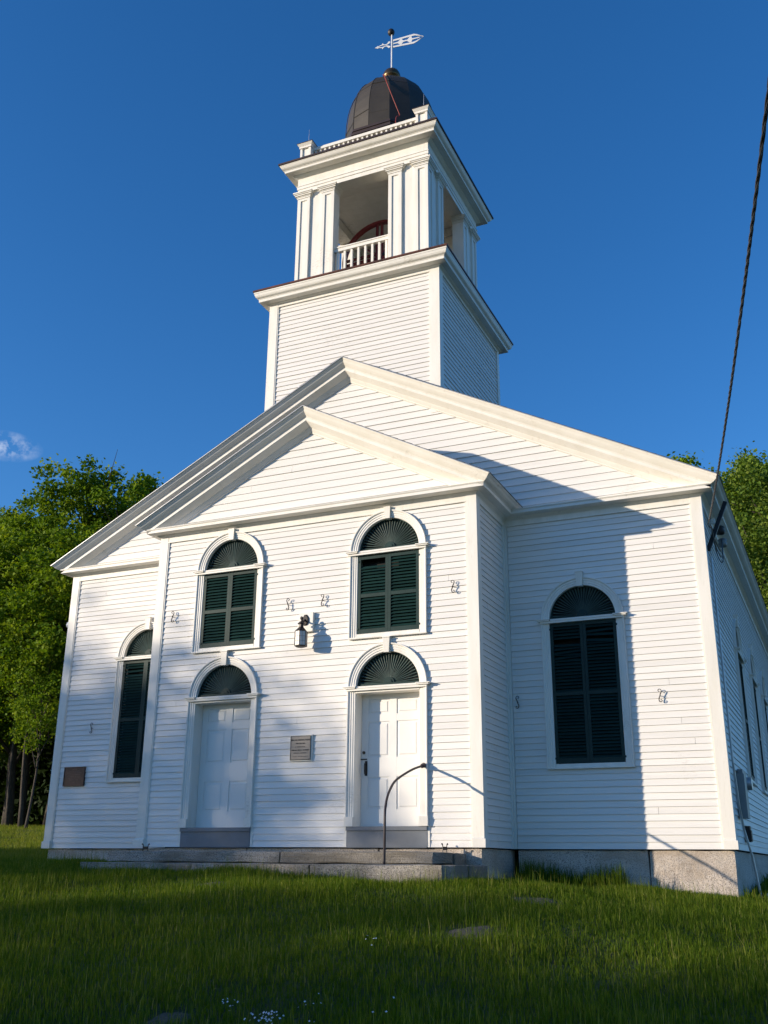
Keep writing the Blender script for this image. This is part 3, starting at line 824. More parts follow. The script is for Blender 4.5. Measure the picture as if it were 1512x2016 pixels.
def door(F, h, handle):
    u, hw = h['u'], h['hw']
    c = casing(F, h, 0.287)
    for s in (-1, 1):
        pl = MB(); fbox(pl, F, min(u + s * (hw - 0.002), u + s * (hw + 0.134)), max(u + s * (hw - 0.002), u + s * (hw + 0.134)), -0.01, 0.070, 0.286, 0.42)
        pl.build('plinth_block', M['trim'], c)
    # jamb liners down to the step, lintel
    lt = MB(); fbox(lt, F, u - hw + 0.001, u + hw - 0.001, -0.24, 0.03, 2.225, 2.284); lt.build('lintel', M['trim'], c)
    fanlight(F, h)
    th = MB()
    fbox(th, F, u - hw - 0.11, u + hw + 0.11, -0.10, 0.030, 0.012, 0.228); fbox(th, F, u - hw - 0.112, u + hw + 0.112, -0.24, 0.052, 0.229, 0.2855)
    fbox(th, F, u - hw - 0.105, u + hw + 0.105, -0.10, 0.033, -0.006, 0.011)
    th.build('threshold', M['greyp'], church)
    for s in (-1, 1):
        ed = MB(); fbox(ed, F, min(u + s * (hw + 0.113), u + s * (hw + 0.150)), max(u + s * (hw + 0.113), u + s * (hw + 0.150)), -0.01, 0.024, 0.0, 0.30); ed.build('casing_foot', M['trim'], c)
    # leaf
    zb, zt = 0.292, 2.224; dw = -0.205
    xs = [u - hw + 0.004, u - hw + 0.112, u - 0.058, u + 0.058, u + hw - 0.112, u + hw - 0.004]
    rows = [(0.535, 1.0), (1.285, 1.815), (1.925, 2.153)]
    mb = MB(); fbox(mb, F, xs[0], xs[5], -0.24, dw - 0.014, zb, zt)
    for a, b in ((0, 1), (2, 3), (4, 5)): fbox(mb, F, xs[a], xs[b], dw - 0.0135, dw, zb, zt)
    zz = [zb] + [v for r in rows for v in r] + [zt]
    for k in range(0, len(zz), 2):
        for a, b in ((1, 2), (3, 4)): fbox(mb, F, xs[a] + 0.0005, xs[b] - 0.0005, dw - 0.0135, dw - 0.0006, zz[k], zz[k + 1])
    d = mb.build('door', M['door'], church)
    for (a, b) in rows:
        for i in (1, 3):
            x0, x1 = xs[i] + 0.004, xs[i + 1] - 0.004; za, zb_ = a + 0.004, b - 0.004; e = 0.028
            p = MB(); lv = [F(x0, dw - 0.013, za), F(x1, dw - 0.013, za), F(x1, dw - 0.013, zb_), F(x0, dw - 0.013, zb_),
                            F(x0 + e, dw - 0.011, za + e), F(x1 - e, dw - 0.011, za + e), F(x1 - e, dw - 0.011, zb_ - e), F(x0 + e, dw - 0.011, zb_ - e),
                            F(x0 + e + 0.012, dw - 0.003, za + e + 0.012), F(x1 - e - 0.012, dw - 0.003, za + e + 0.012), F(x1 - e - 0.012, dw - 0.003, zb_ - e - 0.012), F(x0 + e + 0.012, dw - 0.003, zb_ - e - 0.012)]
            p.add(lv, [(i2, (i2 + 1) % 4, 4 + (i2 + 1) % 4, 4 + i2) for i2 in range(4)] + [(4 + i2, 4 + (i2 + 1) % 4, 8 + (i2 + 1) % 4, 8 + i2) for i2 in range(4)] + [(8, 9, 10, 11), (3, 2, 1, 0)])
            p.build('door_panel', M['door'], d)
    if handle:
        hx = xs[0] + 0.075
        k = MB(); k.tube([F(hx - 0.03, dw, 1.36), F(hx - 0.03, dw + 0.016, 1.36)], 0.023, 14); k.build('deadbolt', M['iron'], d)
        k = MB(); fbox(k, F, hx - 0.012, hx + 0.028, dw, dw + 0.008, 1.02, 1.235)
        k.tube(smooth_path([F(hx + 0.008, dw + 0.006, 1.21), F(hx + 0.008, dw + 0.05, 1.19), F(hx + 0.008, dw + 0.055, 1.12), F(hx + 0.008, dw + 0.045, 1.05), F(hx + 0.008, dw + 0.006, 1.035)], 4), 0.010, 8)
        fbox(k, F, hx - 0.085, hx + 0.02, dw + 0.001, dw + 0.014, 1.252, 1.268)
        k.build('door_handle', M['iron'], d)
door(FV, DOORS[0], False)
door(FV, DOORS[1], True)

# ------------------------------------------------------------------ tower cornice, belfry
TZ = 10.388
TPROF = [(0.0, TZ - 0.004), (0.03, TZ - 0.004), (0.04, TZ + 0.006), (0.075, TZ + 0.022), (0.09, TZ + 0.036), (0.098, TZ + 0.033), (0.195, 10.432), (0.2, 10.437), (0.2, 10.492), (0.208, 10.495), (0.208, 10.505),
         (0.222, 10.511), (0.246, 10.528), (0.262, 10.558), (0.272, 10.598), (0.28, 10.607), (0.28, 10.632), (0.0, 10.632)]
MB().ring(TX0, TX1, TY0, TY1, TPROF).build('tower_cornice', M['rake'], church)
MB().ring(TX0, TX1, TY0, TY1, [(-0.05, 10.634), (0.284, 10.634), (0.2965, 10.640), (0.2965, 10.672), (0.285, 10.684), (-0.05, 10.75)]).build('copper_edge', M['copper'], church)
MB().box(TX0 - 0.04, TX1 + 0.04, TY0 - 0.04, TY1 + 0.04, 10.60, 10.745).build('belfry_floor', M['darkcopper'], church)

PZ0, PZ1 = 10.72, 13.09                      # pier height up to the capital
PW, PT = 0.868, 0.26
def pier(sx, sy):
    """L-shaped corner pier with two panelled pilasters on each outer face"""
    xo, yo = (BX1 if sx > 0 else BX0), (BY1 if sy > 0 else BY0)
    def bx(mb, a0, a1, b0, b1, z0, z1):      # a along x inward from corner, b along y inward
        x0, x1 = sorted((xo - sx * a0, xo - sx * a1)); y0, y1 = sorted((yo - sy * b0, yo - sy * b1))
        mb.box(x0, x1, y0, y1, z0, z1)
    mb = MB(); rc = 0.045
    bx(mb, rc, PW - 0.002, rc, PT, PZ0, 13.42); bx(mb, rc, PT, PT + 0.001, PW - 0.002, PZ0, 13.42)
    o = mb.build('belfry_pier', M['trim'], church)
    pw = 0.292
    for face in (0, 1):
        for k, a in enumerate((0.0, PW - pw)):
            pl = MB(); a0, a1 = a, a + pw; sw = 0.075
            end_in = k == 1
            def put(mb_, q0, q1, d0, d1, z0, z1):
                if face == 0: bx(mb_, q0, q1, d0, d1, z0, z1)
                else: bx(mb_, d0, d1, q0, q1, z0, z1)
            dep = PT if end_in else 0.044
            lo_ = 0.0 if face == 0 else (0.0455 if k == 0 else 0.0)
            put(pl, max(a0, lo_), a0 + sw, 0.0, 0.044, PZ0, PZ1); put(pl, a1 - sw, a1, 0.0, 0.0445, PZ0, PZ1)
            put(pl, a0 + sw + 0.0005, a1 - sw - 0.0005, 0.022, 0.0442, PZ0, PZ1 - 0.001)
            put(pl, a0 + sw + 0.0005, a1 - sw - 0.0005, 0.0, 0.0215, PZ1 - 0.06, PZ1 - 0.0005)
            pz = pl.build('pilaster', M['trim'], o)
            cp = MB(); g = 0.0
            for (e, z0, z1) in ((0.012, PZ1, PZ1 + 0.035), (0.022, PZ1 + 0.0355, PZ1 + 0.055), (0.045, PZ1 + 0.0555, PZ1 + 0.085), (0.062, PZ1 + 0.0855, PZ1 + 0.110), (0.078, PZ1 + 0.1105, PZ1 + 0.140)):
                q0, q1 = a0 - e, a1 + e
                if face == 1 and k == 0: q0 = 0.0465 + g
                put(cp, q0, q1, -e, 0.0446 + (PT - 0.045 if end_in else 0), z0, z1)
            cp.build('capital', M['trim'], o)
for sx in (-1, 1):
    for sy in (-1, 1): pier(sx, sy)
# entablature
MB().ring(BX0 + 0.3, BX1 - 0.3, BY0 + 0.3, BY1 - 0.3, [(0.0, 13.232), (0.302, 13.232), (0.302, 13.325), (0.318, 13.330), (0.318, 13.395), (0.330, 13.400), (0.330, 13.412), (0.305, 13.416), (0.305, 13.615), (0.0, 13.615)]).build('entablature', M['trim'], church)
BZ = 13.612
BPROF = [(0.0, BZ - 0.002), (0.02, BZ - 0.002), (0.035, BZ + 0.006), (0.075, BZ + 0.03), (0.095, BZ + 0.048), (0.105, BZ + 0.045), (0.215, 13.672), (0.22, 13.677), (0.22, 13.722), (0.23, 13.725), (0.23, 13.735),
         (0.245, 13.742), (0.27, 13.762), (0.288, 13.79), (0.3, 13.815), (0.306, 13.820), (0.306, 13.832), (0.0, 13.832)]
MB().ring(BX0, BX1, BY0, BY1, BPROF).build('belfry_cornice', M['rake'], church)
MB().ring(BX0, BX1, BY0, BY1, [(-0.05, 13.834), (0.312, 13.834), (0.328, 13.838), (0.328, 13.876), (0.318, 13.888), (-0.05, 13.95)]).build('copper_edge', M['darkcopper'], church)
MB().box(BX0 + 0.04, BX1 - 0.04, BY0 + 0.04, BY1 - 0.04, 13.62, 13.945).build('belfry_roof_deck', M['darkcopper'], church)
# ceiling boards in the belfry
for k in range(11):
    a = BX0 + 0.31 + k * (2 * HB - 0.62) / 11
    MB().box(BX0 + 0.302, BX1 - 0.302, BY0 + 0.302 + k * 0.2145, BY0 + 0.302 + k * 0.2145 + 0.2125, 13.44 + 0.002 * (k % 2), 13.60).build('ceiling_board', M['trim'], church)
MB().box(XC + 0.1, XC + 0.8, BYC - 0.1, BYC + 0.6, 13.36, 13.438).build('ceiling_hatch', M['trim'], church)
# belfry railings in the four openings
def belfry_rail(F, u0, u1):
    mb = MB(); fbox(mb, F, u0, u1, -0.15, -0.07, 11.60, 11.675); fbox(mb, F, u0, u1, -0.165, -0.055, 11.676, 11.70)
    o = mb.build('belfry_railing', M['trim'], church)
    b = MB(); fbox(b, F, u0, u1, -0.14, -0.08, 10.86, 10.91); b.build('bottom_rail', M['trim'], o)
    n = 8
    bm_ = None
    for k in range(n):
        u = u0 + (k + 0.5) * (u1 - u0) / n
        b = MB(); fbox(b, F, u - 0.022, u + 0.022, -0.132, -0.088, 10.911, 11.599); b.build('baluster', M['trim'], o)
belfry_rail(Face('F', BY0), BX0 + PW, BX1 - PW)
belfry_rail(Face('R', BX1), BY0 + PW, BY1 - PW)
belfry_rail(Face('L', BX0), BY0 + PW, BY1 - PW)
belfry_rail(Face('B', BY1), BX0 + PW, BX1 - PW)

# roof balustrade
pc = HB - 0.115
for sx in (-1, 1):
    for sy in (-1, 1):
        cx, cy = XC + sx * (pc - 0.02), BYC + sy * (pc - 0.02)
        mb = MB().box(cx - 0.098, cx + 0.098, cy - 0.098, cy + 0.098, 13.89, 14.40)
        for ax in ((-1, 0), (1, 0)):
            pass
        for s in (-1, 1):
            mb.box(cx + s * 0.112 - 0.018, cx + s * 0.112 + 0.018, cy - 0.13, cy + 0.13, 13.9, 14.40) if False else None
        mb.box(cx - 0.128, cx - 0.078, cy - 0.128, cy - 0.0985, 13.9, 14.4); mb.box(cx + 0.078, cx + 0.128, cy - 0.128, cy - 0.0985, 13.9, 14.4)
        mb.box(cx - 0.128, cx - 0.0985, cy - 0.098, cy + 0.128, 13.9, 14.4); mb.box(cx + 0.0985, cx + 0.128, cy - 0.098, cy + 0.128, 13.9, 14.4)
        post = mb.build('balustrade_post', M['trim'], church)
        cp = MB().box(cx - 0.145, cx + 0.145, cy - 0.145, cy + 0.145, 14.401, 14.445)
        cp.add([(cx + a * e, cy + b * e, z) for e, z in ((0.145, 14.446), (0.185, 14.50)) for a, b in ((-1, -1), (1, -1), (1, 1), (-1, 1))], [(0, 3, 2, 1), (4, 5, 6, 7), (0, 1, 5, 4), (1, 2, 6, 5), (2, 3, 7, 6), (3, 0, 4, 7)])
        cp.build('post_cap', M['trim'], post)
        c2 = MB().box(cx - 0.19, cx + 0.19, cy - 0.19, cy + 0.19, 14.501, 14.515)
        c2.add([(cx + a * 0.19, cy + b * 0.19, 14.5155) for a, b in ((-1, -1), (1, -1), (1, 1), (-1, 1))] + [(cx, cy, 14.56)], [(3, 2, 1, 0), (0, 1, 4), (1, 2, 4), (2, 3, 4), (3, 0, 4)])
        c2.build('cap_flashing', M['darkcopper'], post)
        rd = MB().tube([(cx, cy, 14.53), (cx, cy, 14.66)], 0.016, 8); rd.tube([(cx, cy, 14.66), (cx + 0.004, cy, 14.98)], [0.006, 0.003], 6)
        rd.build('lightning_rod', M['steel'], post)
for F in (Face('F', BY0), Face('R', BX1), Face('L', BX0), Face('B', BY1)):
    m0 = (XC if F.k in 'FB' else BYC)
    u0, u1 = m0 - pc + 0.149, m0 + pc - 0.149
    mb = MB(); fbox(mb, F, u0, u1, -0.19, -0.115, 14.36, 14.43)
    o = mb.build('balustrade_rail', M['trim'], church)
    b = MB(); fbox(b, F, u0, u1, -0.18, -0.125, 13.98, 14.02); b.build('bottom_rail', M['trim'], o)
    n = 22
    for k in range(n):
        u = u0 + (k + 0.5) * (u1 - u0) / n
        b = MB(); fbox(b, F, u - 0.019, u + 0.019, -0.17, -0.135, 14.021, 14.359); b.build('baluster', M['trim'], o)

# dome: drum, curb, ribbed sheet metal panels
dc = (XC + 0.02, BYC, 0.0)
MB().lathe(dc, [(1.16, 13.93), (1.16, 14.70), (1.2, 14.705), (1.2, 14.76), (1.14, 14.765), (1.14, 14.83), (1.16, 14.835), (1.16, 14.89), (1.0, 14.92)], 8, math.pi / 8).build('dome_curb', M['darkcopper'], church)
ND = 14; DPH = math.radians(-90 - 4)
DPROF = [(1.028 * (1 - t ** 2.97) ** (1 / 2.97), 14.86 + 1.836 * t) for t in (0.0, 0.2, 0.35, 0.5, 0.62, 0.72, 0.8, 0.87, 0.92, 0.96, 0.985, 0.998)]
dome = MB().lathe(dc, DPROF, ND, DPH).build('dome', M['dome'], church)
for j in range(ND):
    a = 2 * math.pi * j / ND + DPH
    mb = MB(); mb.tube([(XC + r * math.cos(a), BYC + r * math.sin(a), z) for r, z in DPROF], 0.0085, 5); mb.build('standing_seam', M['dome'], dome)
    for r, z, t in ((1.024, 15.25 + 0.12 * (j % 2), 0.004), (0.892, 16.16, 0.004)):
        a2 = a + 2 * math.pi / ND
        b = MB(); b.tube([(XC + r * math.cos(a), BYC + r * math.sin(a), z), (XC + r * math.cos(a2), BYC + r * math.sin(a2), z)], 0.006, 4); b.build('cross_seam', M['dome'], dome)
MB().lathe(dc, [(0.30, 16.62), (0.26, 16.70), (0.185, 16.74), (0.175, 16.98), (0.205, 17.0), (0.21, 17.06), (0.195, 17.13), (0.165, 17.19), (0.115, 17.235), (0.055, 17.262), (0.03, 17.272)], 28).build('dome_cap', M['cap'], church, smooth=True)

# ------------------------------------------------------------------ weathervane
vane = thing('weathervane', (XC, BYC, 17.272), 'white pierced banner weathervane on a pole above the dark dome', 'weathervane')
MB().tube([(XC + 0.02, BYC, 17.262), (XC + 0.02, BYC, 18.31)], 0.019, 10).build('pole', M['vane'], vane)
sp = [(0.083 * math.sin(math.pi * k / 12), -0.083 * math.cos(math.pi * k / 12) * 1.12) for k in range(13)]
sp[0] = (0.01, sp[0][1]); sp[-1] = (0.01, sp[-1][1])
MB().lathe((XC, BYC, 18.395), sp, 18).build('ball_finial', M['iron'], vane, smooth=True)
vz, va = 18.04, math.radians(6)
def vpt(u, v, w=0.0): return (XC + u * math.cos(va) - w * math.sin(va), BYC + u * math.sin(va) + w * math.cos(va), vz + v)
def vplate(poly, mb): mb.prism(poly, lambda p: vpt(p[0], p[1], -0.006), lambda p: vpt(p[0], p[1], 0.006))
mb = MB()
# tail banner as a lattice of bars so the diamonds stay open
H = 0.115
bars = [[(0.02, H), (0.56, H * 1.25), (0.64, H * 0.95), (0.80, 0.0), (0.78, 0.02), (0.60, H * 0.72), (0.54, H * 0.78), (0.02, H * 0.62)],
        [(0.02, -H), (0.56, -H * 1.25), (0.64, -H * 0.95), (0.80, 0.0), (0.78, -0.02), (0.60, -H * 0.72), (0.54, -H * 0.78), (0.02, -H * 0.62)],
        [(0.02, H * 0.615), (0.055, H * 0.62), (0.055, -H * 0.62), (0.02, -H * 0.615)],
        [(0.056, 0.012), (0.17, 0.022), (0.23, 0.075), (0.26, 0.078), (0.30, 0.022), (0.40, 0.016), (0.46, 0.08), (0.50, 0.085), (0.52, 0.02), (0.70, 0.012), (0.70, -0.012), (0.52, -0.02), (0.50, -0.085), (0.46, -0.08), (0.40, -0.016), (0.30, -0.022), (0.26, -0.078), (0.23, -0.075), (0.17, -0.022), (0.056, -0.012)]]
for b in bars: vplate(b, mb)
mb.build('banner', M['vane'], vane)
mb = MB()
for s in (1, -1):
    for poly in ([(-0.02, 0.09), (-0.07, 0.095), (-0.085, 0.055), (-0.12, 0.03), (-0.17, 0.04), (-0.215, 0.085), (-0.225, 0.05), (-0.30, 0.028), (-0.335, 0.034), (-0.35, 0.022), (-0.40, 0.002), (-0.40, 0.0), (-0.33, 0.001), (-0.29, 0.01), (-0.21, 0.024), (-0.16, 0.012), (-0.10, 0.008), (-0.055, 0.03), (-0.02, 0.05)],):
        vplate([(u, s * v) for u, v in poly], mb)
mb.build('arrow_head', M['vane'], vane)

# red cable down the dome
rc_ = [(2.875, 3.06, 17.0), (2.90, 2.90, 16.74), (2.98, 2.62, 16.58), (3.107, 2.41, 16.33), (3.214, 2.315, 16.02), (3.288, 2.288, 15.793), (3.351, 2.287, 15.594), (3.408, 2.30, 15.411), (3.46, 2.32, 15.238), (3.51, 2.34, 15.05), (3.53, 2.10, 14.80), (3.54, 2.05, 14.3)]
tag(MB().tube(smooth_path(rc_, 4), 0.0095, 6).build('red_cable', M['redcable']), 'red cable running down the front of the dark dome', 'cable')

# bell with wheel
bell = thing('church_bell', (2.82, 3.05, 10.76), 'dark church bell with big red wheel inside the belfry', 'bell')
wc = (2.77, 2.98, 12.1)
def ringxz(mb, c, r0, r1, y0, y1, n=40):
    vs_ = []
    for i in range(n):
        a = 2 * math.pi * i / n
        for r, y in ((r0, y0), (r1, y0), (r1, y1), (r0, y1)): vs_.append((c[0] + r * math.cos(a), c[1] + y, c[2] + r * math.sin(a)))
    mb.add(vs_, [(i * 4 + j, i * 4 + (j + 1) % 4, ((i + 1) % n) * 4 + (j + 1) % 4, ((i + 1) % n) * 4 + j) for i in range(n) for j in range(4)])
mb = MB(); ringxz(mb, wc, 0.80, 0.87, -0.045, 0.045); wheel = mb.build('bell_wheel', M['red'], bell)
for x in (-0.075, 0.035): MB().box(wc[0] + x, wc[0] + x + 0.045, wc[1] - 0.03, wc[1] + 0.03, wc[2] - 0.81, wc[2] + 0.81).build('spoke', M['red'], wheel)
for z in (-0.075, 0.035): MB().box(wc[0] - 0.81, wc[0] + 0.81, wc[1] - 0.028, wc[1] + 0.028, wc[2] + z, wc[2] + z + 0.045).build('spoke', M['red'], wheel)
for s in (-1, 1):
    a = math.radians(38) * s
    mb = MB(); mb.prism([(-0.78, -0.02), (0.78, -0.02), (0.78, 0.02), (-0.78, 0.02)], lambda p: (wc[0] + p[0] * math.cos(a) - p[1] * math.sin(a), wc[1] - 0.018, wc[2] + p[0] * math.sin(a) + p[1] * math.cos(a)), lambda p: (wc[0] + p[0] * math.cos(a) - p[1] * math.sin(a), wc[1] + 0.018, wc[2] + p[0] * math.sin(a) + p[1] * math.cos(a)))
    mb.build('spoke', M['red'], wheel)
MB().lathe((2.9, 3.55, 0), [(0.05, 12.25), (0.2, 12.22), (0.27, 12.1), (0.30, 11.85), (0.36, 11.65), (0.46, 11.52), (0.47, 11.48), (0.40, 11.47)], 28).build('bell_body', M['bellm'], bell, smooth=True)
fr = MB().box(2.35, 2.47, 3.1, 4.1, 10.76, 12.05); fr.box(3.33, 3.45, 3.1, 4.1, 10.76, 12.05); fr.box(2.472, 3.328, 3.47, 3.63, 12.1, 12.32)
fr.tube([(2.9, wc[1] - 0.05, 12.1), (2.9, 4.1, 12.1)], 0.045, 10); fr.build('bell_frame', M['iron'], bell)

# ------------------------------------------------------------------ granite steps
def step(name, blocks, label, cat='step'):
    x = np.mean([(b[0] + b[1]) / 2 for b in blocks]); t = thing(name, (x, min(b[2] for b in blocks), min(b[4] for b in blocks)), label, cat, 'granite steps before the doors')
    for b in blocks: stone(MB(), *b, amp=0.009, seg=9).build('granite_block', M['granite2'], t)
step('upper_step', [(0.36, 3.27, -1.2, -0.45, -0.225, -0.072), (3.28, 5.53, -1.2, -0.45, -0.225, -0.072), (0.38, 2.8, -0.44, 0.02, -0.5, -0.076), (2.81, 5.56, -0.44, 0.02, -0.5, -0.076)], 'upper granite step directly under the two white doors')
step('lower_step', [(0.3, 2.2, -1.72, -0.5, -0.62, -0.232), (2.21, 4.02, -1.74, -0.5, -0.62, -0.232), (4.03, 5.86, -1.74, -0.78, -0.75, -0.232), (5.30, 5.88, -0.77, -0.02, -0.75, -0.238)], 'lower granite step at the edge of the grass')

# ------------------------------------------------------------------ handrail
rail = thing('handrail', (5.03, -1.6, -0.232), 'thin dark iron handrail curving from the lower step to the right door', 'handrail')
rp = smooth_path([(5.02, -1.585, -0.235), (5.025, -1.59, 0.0), (5.03, -1.60, 0.18), (5.03, -1.60, 0.33), (5.015, -1.55, 0.46), (4.975, -1.40, 0.60), (4.93, -1.19, 0.725), (4.90, -1.0, 0.82), (4.90, -0.82, 0.895), (4.92, -0.62, 0.972), (4.945, -0.4, 1.045), (4.955, -0.075, 1.118)], 5)
MB().tube(rp, 0.0165, 10).build('rail', M['rustrail'], rail, smooth=True)
MB().tube([(4.955, -0.135, 1.102), (4.956, -0.062, 1.122)], [0.030, 0.036], 12).build('wall_flange', M['rustrail'], rail)

# boot scrapers
def scraper(x, y, z, rot, label):
    t = thing('boot_scraper', (x, y, z), label, 'boot scraper', 'boot scrapers on the upper step')
    for s in (-1, 1):
        k = MB(); k.tube(smooth_path([(s * 0.048, 0, 0.001), (s * 0.046, 0, 0.06), (s * 0.050, 0, 0.095), (s * 0.066, 0, 0.112), (s * 0.074, 0, 0.100)], 4), 0.0075, 6)
        m = k.build('scroll_leg', M['iron'], None, local=True); m.parent = t; m.location = (0, 0, 0)
    k = MB().box(-0.044, 0.044, -0.005, 0.005, 0.028, 0.072); m = k.build('scraper_bar', M['iron'], None, local=True); m.parent = t
    t.rotation_euler = (0, 0, rot)
scraper(0.25, -0.14, -0.066, 0.0, 'black iron boot scraper by the left corner of the porch')
scraper(5.30, -0.16, -0.066, math.radians(75), 'black iron boot scraper right of the right door')

# ------------------------------------------------------------------ shutter dogs (S scroll irons)
def dog(F, u, z, flip, label):
    t = thing('shutter_dog', F(u, 0.0, z), label, 'shutter dog', 'S-shaped iron shutter dogs')
    w = 0.060; s = -1 if flip else 1
    pts = [(-0.006, 0.058), (-0.018, 0.066), (-0.026, 0.080), (-0.012, 0.094), (0.010, 0.092), (0.022, 0.074), (0.018, 0.048), (0.004, 0.020), (0.0, 0.0), (-0.010, -0.024), (-0.019, -0.050), (-0.015, -0.078), (0.002, -0.092), (0.020, -0.088), (0.026, -0.072), (0.014, -0.060), (0.004, -0.066)]
    k = MB(); rr = [0.0078 if 5 < i / 4 < 12 else 0.0054 for i in range((len(pts) - 1) * 4 + 1)]
    k.tube(smooth_path([F(u + s * a, w, z + b) for a, b in pts], 4), rr, 6); k.build('scroll', M['iron'], t)
    k = MB(); k.tube([F(u, 0.004, z), F(u, w + 0.022, z)], 0.005, 6); k.build('spike', M['iron'], t)
dog(FV, 0.36, 3.72, False, 'iron shutter dog left of the left upper window')
dog(FV, 2.60, 3.725, True, 'iron shutter dog up left of the wall lantern')
dog(FV, 3.23, 3.735, False, 'iron shutter dog up right of the wall lantern')
dog(FV, 5.44, 3.735, False, 'iron shutter dog between the right upper window and porch corner')
dog(FM, -2.34, 2.14, True, 'iron shutter dog above the brown plaque on the left wing')
dog(FM, 5.96, 2.17, True, 'iron shutter dog beside the inner corner in shade')
dog(FM, 8.14, 2.15, False, 'iron shutter dog on the sunlit wall right of the tall shuttered window')

# ------------------------------------------------------------------ wall lantern
lan = thing('wall_lantern', (2.94, -0.02, 3.25), 'black wall lantern with glass panes on a white mounting block', 'lantern')
MB().box(2.83, 3.075, -0.075, -0.002, 3.245, 3.555).build('mounting_block', M['trim'], lan)
k = MB()
oct_ = [(0.062 * math.cos(math.pi * (i + .5) / 4), 0.098 * math.sin(math.pi * (i + .5) / 4)) for i in range(8)]
k.prism(oct_, lambda p: (2.945 + p[0], -0.076, 3.43 + p[1]), lambda p: (2.945 + p[0] * 0.8, -0.10, 3.43 + p[1] * 0.8)); k.build('back_plate', M['iron'], lan)
lx, ly = 2.95, -0.215
MB().tube(smooth_path([(2.945, -0.095, 3.435), (2.946, -0.135, 3.40), (2.948, -0.175, 3.392), (lx, ly, 3.412)], 5), 0.013, 8).build('arm', M['iron'], lan, smooth=True)
cage = MB().lathe((lx, ly, 0), [(0.012, 3.46), (0.026, 3.445), (0.028, 3.42), (0.012, 3.405), (0.012, 3.385), (0.030, 3.375), (0.062, 3.345), (0.064, 3.338), (0.036, 3.336), (0.036, 3.29), (0.102, 3.222), (0.104, 3.215), (0.09, 3.214)][::-1], 6, math.radians(44))
R6 = 0.1
c6 = [(lx + R6 * math.cos(math.radians(44) + i * math.pi / 3), ly + R6 * math.sin(math.radians(44) + i * math.pi / 3)) for i in range(6)]
for i in range(6):
    cage.tube([(c6[i][0], c6[i][1], 2.985), (c6[i][0] , c6[i][1], 3.215)], 0.0058, 5)
    a, b = c6[i], c6[(i + 1) % 6]
    for z in (3.06, 3.135): cage.tube([(a[0], a[1], z), (b[0], b[1], z)], 0.0013, 4)
    cage.tube([((a[0] + b[0]) / 2, (a[1] + b[1]) / 2, 2.985), ((a[0] + b[0]) / 2, (a[1] + b[1]) / 2, 3.215)], 0.0013, 4)
cage.lathe((lx, ly, 0), [(0.06, 2.965), (0.1, 2.978), (0.104, 2.99), (0.09, 2.992)], 6, math.radians(44))
cage.build('lantern_cage', M['iron'], lan)
for i in range(6):
    a, b = np.array(c6[i]), np.array(c6[(i + 1) % 6]); q = 0.965
    a, b = np.array((lx, ly)) + (a - (lx, ly)) * q, np.array((lx, ly)) + (b - (lx, ly)) * q
    d_ = np.array((lx, ly)) + ((a + b) / 2 - (lx, ly)) * 0.9 - (a + b) / 2
    p = MB().add([(a[0], a[1], 2.993), (b[0], b[1], 2.993), (b[0], b[1], 3.213), (a[0], a[1], 3.213)] + [(a[0] + d_[0] * .3, a[1] + d_[1] * .3, 2.993), (b[0] + d_[0] * .3, b[1] + d_[1] * .3, 2.993), (b[0] + d_[0] * .3, b[1] + d_[1] * .3, 3.213), (a[0] + d_[0] * .3, a[1] + d_[1] * .3, 3.213)],
                 [(0, 1, 2, 3), (7, 6, 5, 4), (0, 4, 5, 1), (1, 5, 6, 2), (2, 6, 7, 3), (3, 7, 4, 0)])
    mid = (a + b) / 2 - (lx, ly)
    p.build('glass_pane', M['pane'], lan)

# ------------------------------------------------------------------ plaques
def text_mesh(name, txt, size, F, u, z, w, mat, parent, extrude=0.0015):
    cu = bpy.data.curves.new(name, 'FONT'); cu.body = txt; cu.size = size; cu.align_x = 'CENTER'; cu.align_y = 'CENTER'; cu.extrude = extrude; cu.resolution_u = 2
    cu.offset = size * 0.012
    tmp = bpy.data.objects.new(name, cu); col.objects.link(tmp)
    bpy.context.view_layer.update()
    me = bpy.data.meshes.new_from_object(tmp.evaluated_get(bpy.context.evaluated_depsgraph_get()))
    bpy.data.objects.remove(tmp); bpy.data.curves.remove(cu)
    me.materials.clear(); me.materials.append(mat)
    o = place(name, me, F(u, w, z), parent, rot=(math.pi / 2, 0, 0))
    return o
pl = thing('wall_plaque', (2.91, -0.02, 1.255), 'grey metal plaque with dark lettering between the two doors', 'plaque')
MB().box(2.725, 3.112, -0.040, -0.004, 1.245, 1.640).build('backing_board', M['trim'], pl)
MB().box(2.742, 3.092, -0.050, -0.041, 1.262, 1.624).build('plate', M['plate'], pl)
e = MB(); x0, x1, z0, z1 = 2.742, 3.092, 1.262, 1.624
for a in ((x0, x0 + .008, z0, z1), (x1 - .008, x1, z0, z1), (x0 + .0085, x1 - .0085, z0, z0 + .008), (x0 + .0085, x1 - .0085, z1 - .008, z1)): e.box(a[0], a[1], -0.054, -0.0505, a[2], a[3])
e.build('plate_rim', M['ink'], pl)
text_mesh('lettering', 'BELL HILL MEETING HOUSE', 0.0270, FV, 2.917, 1.560, 0.0522, M['ink'], pl)
text_mesh('lettering', 'ERECTED 1839', 0.0250, FV, 2.917, 1.508, 0.0522, M['ink'], pl)
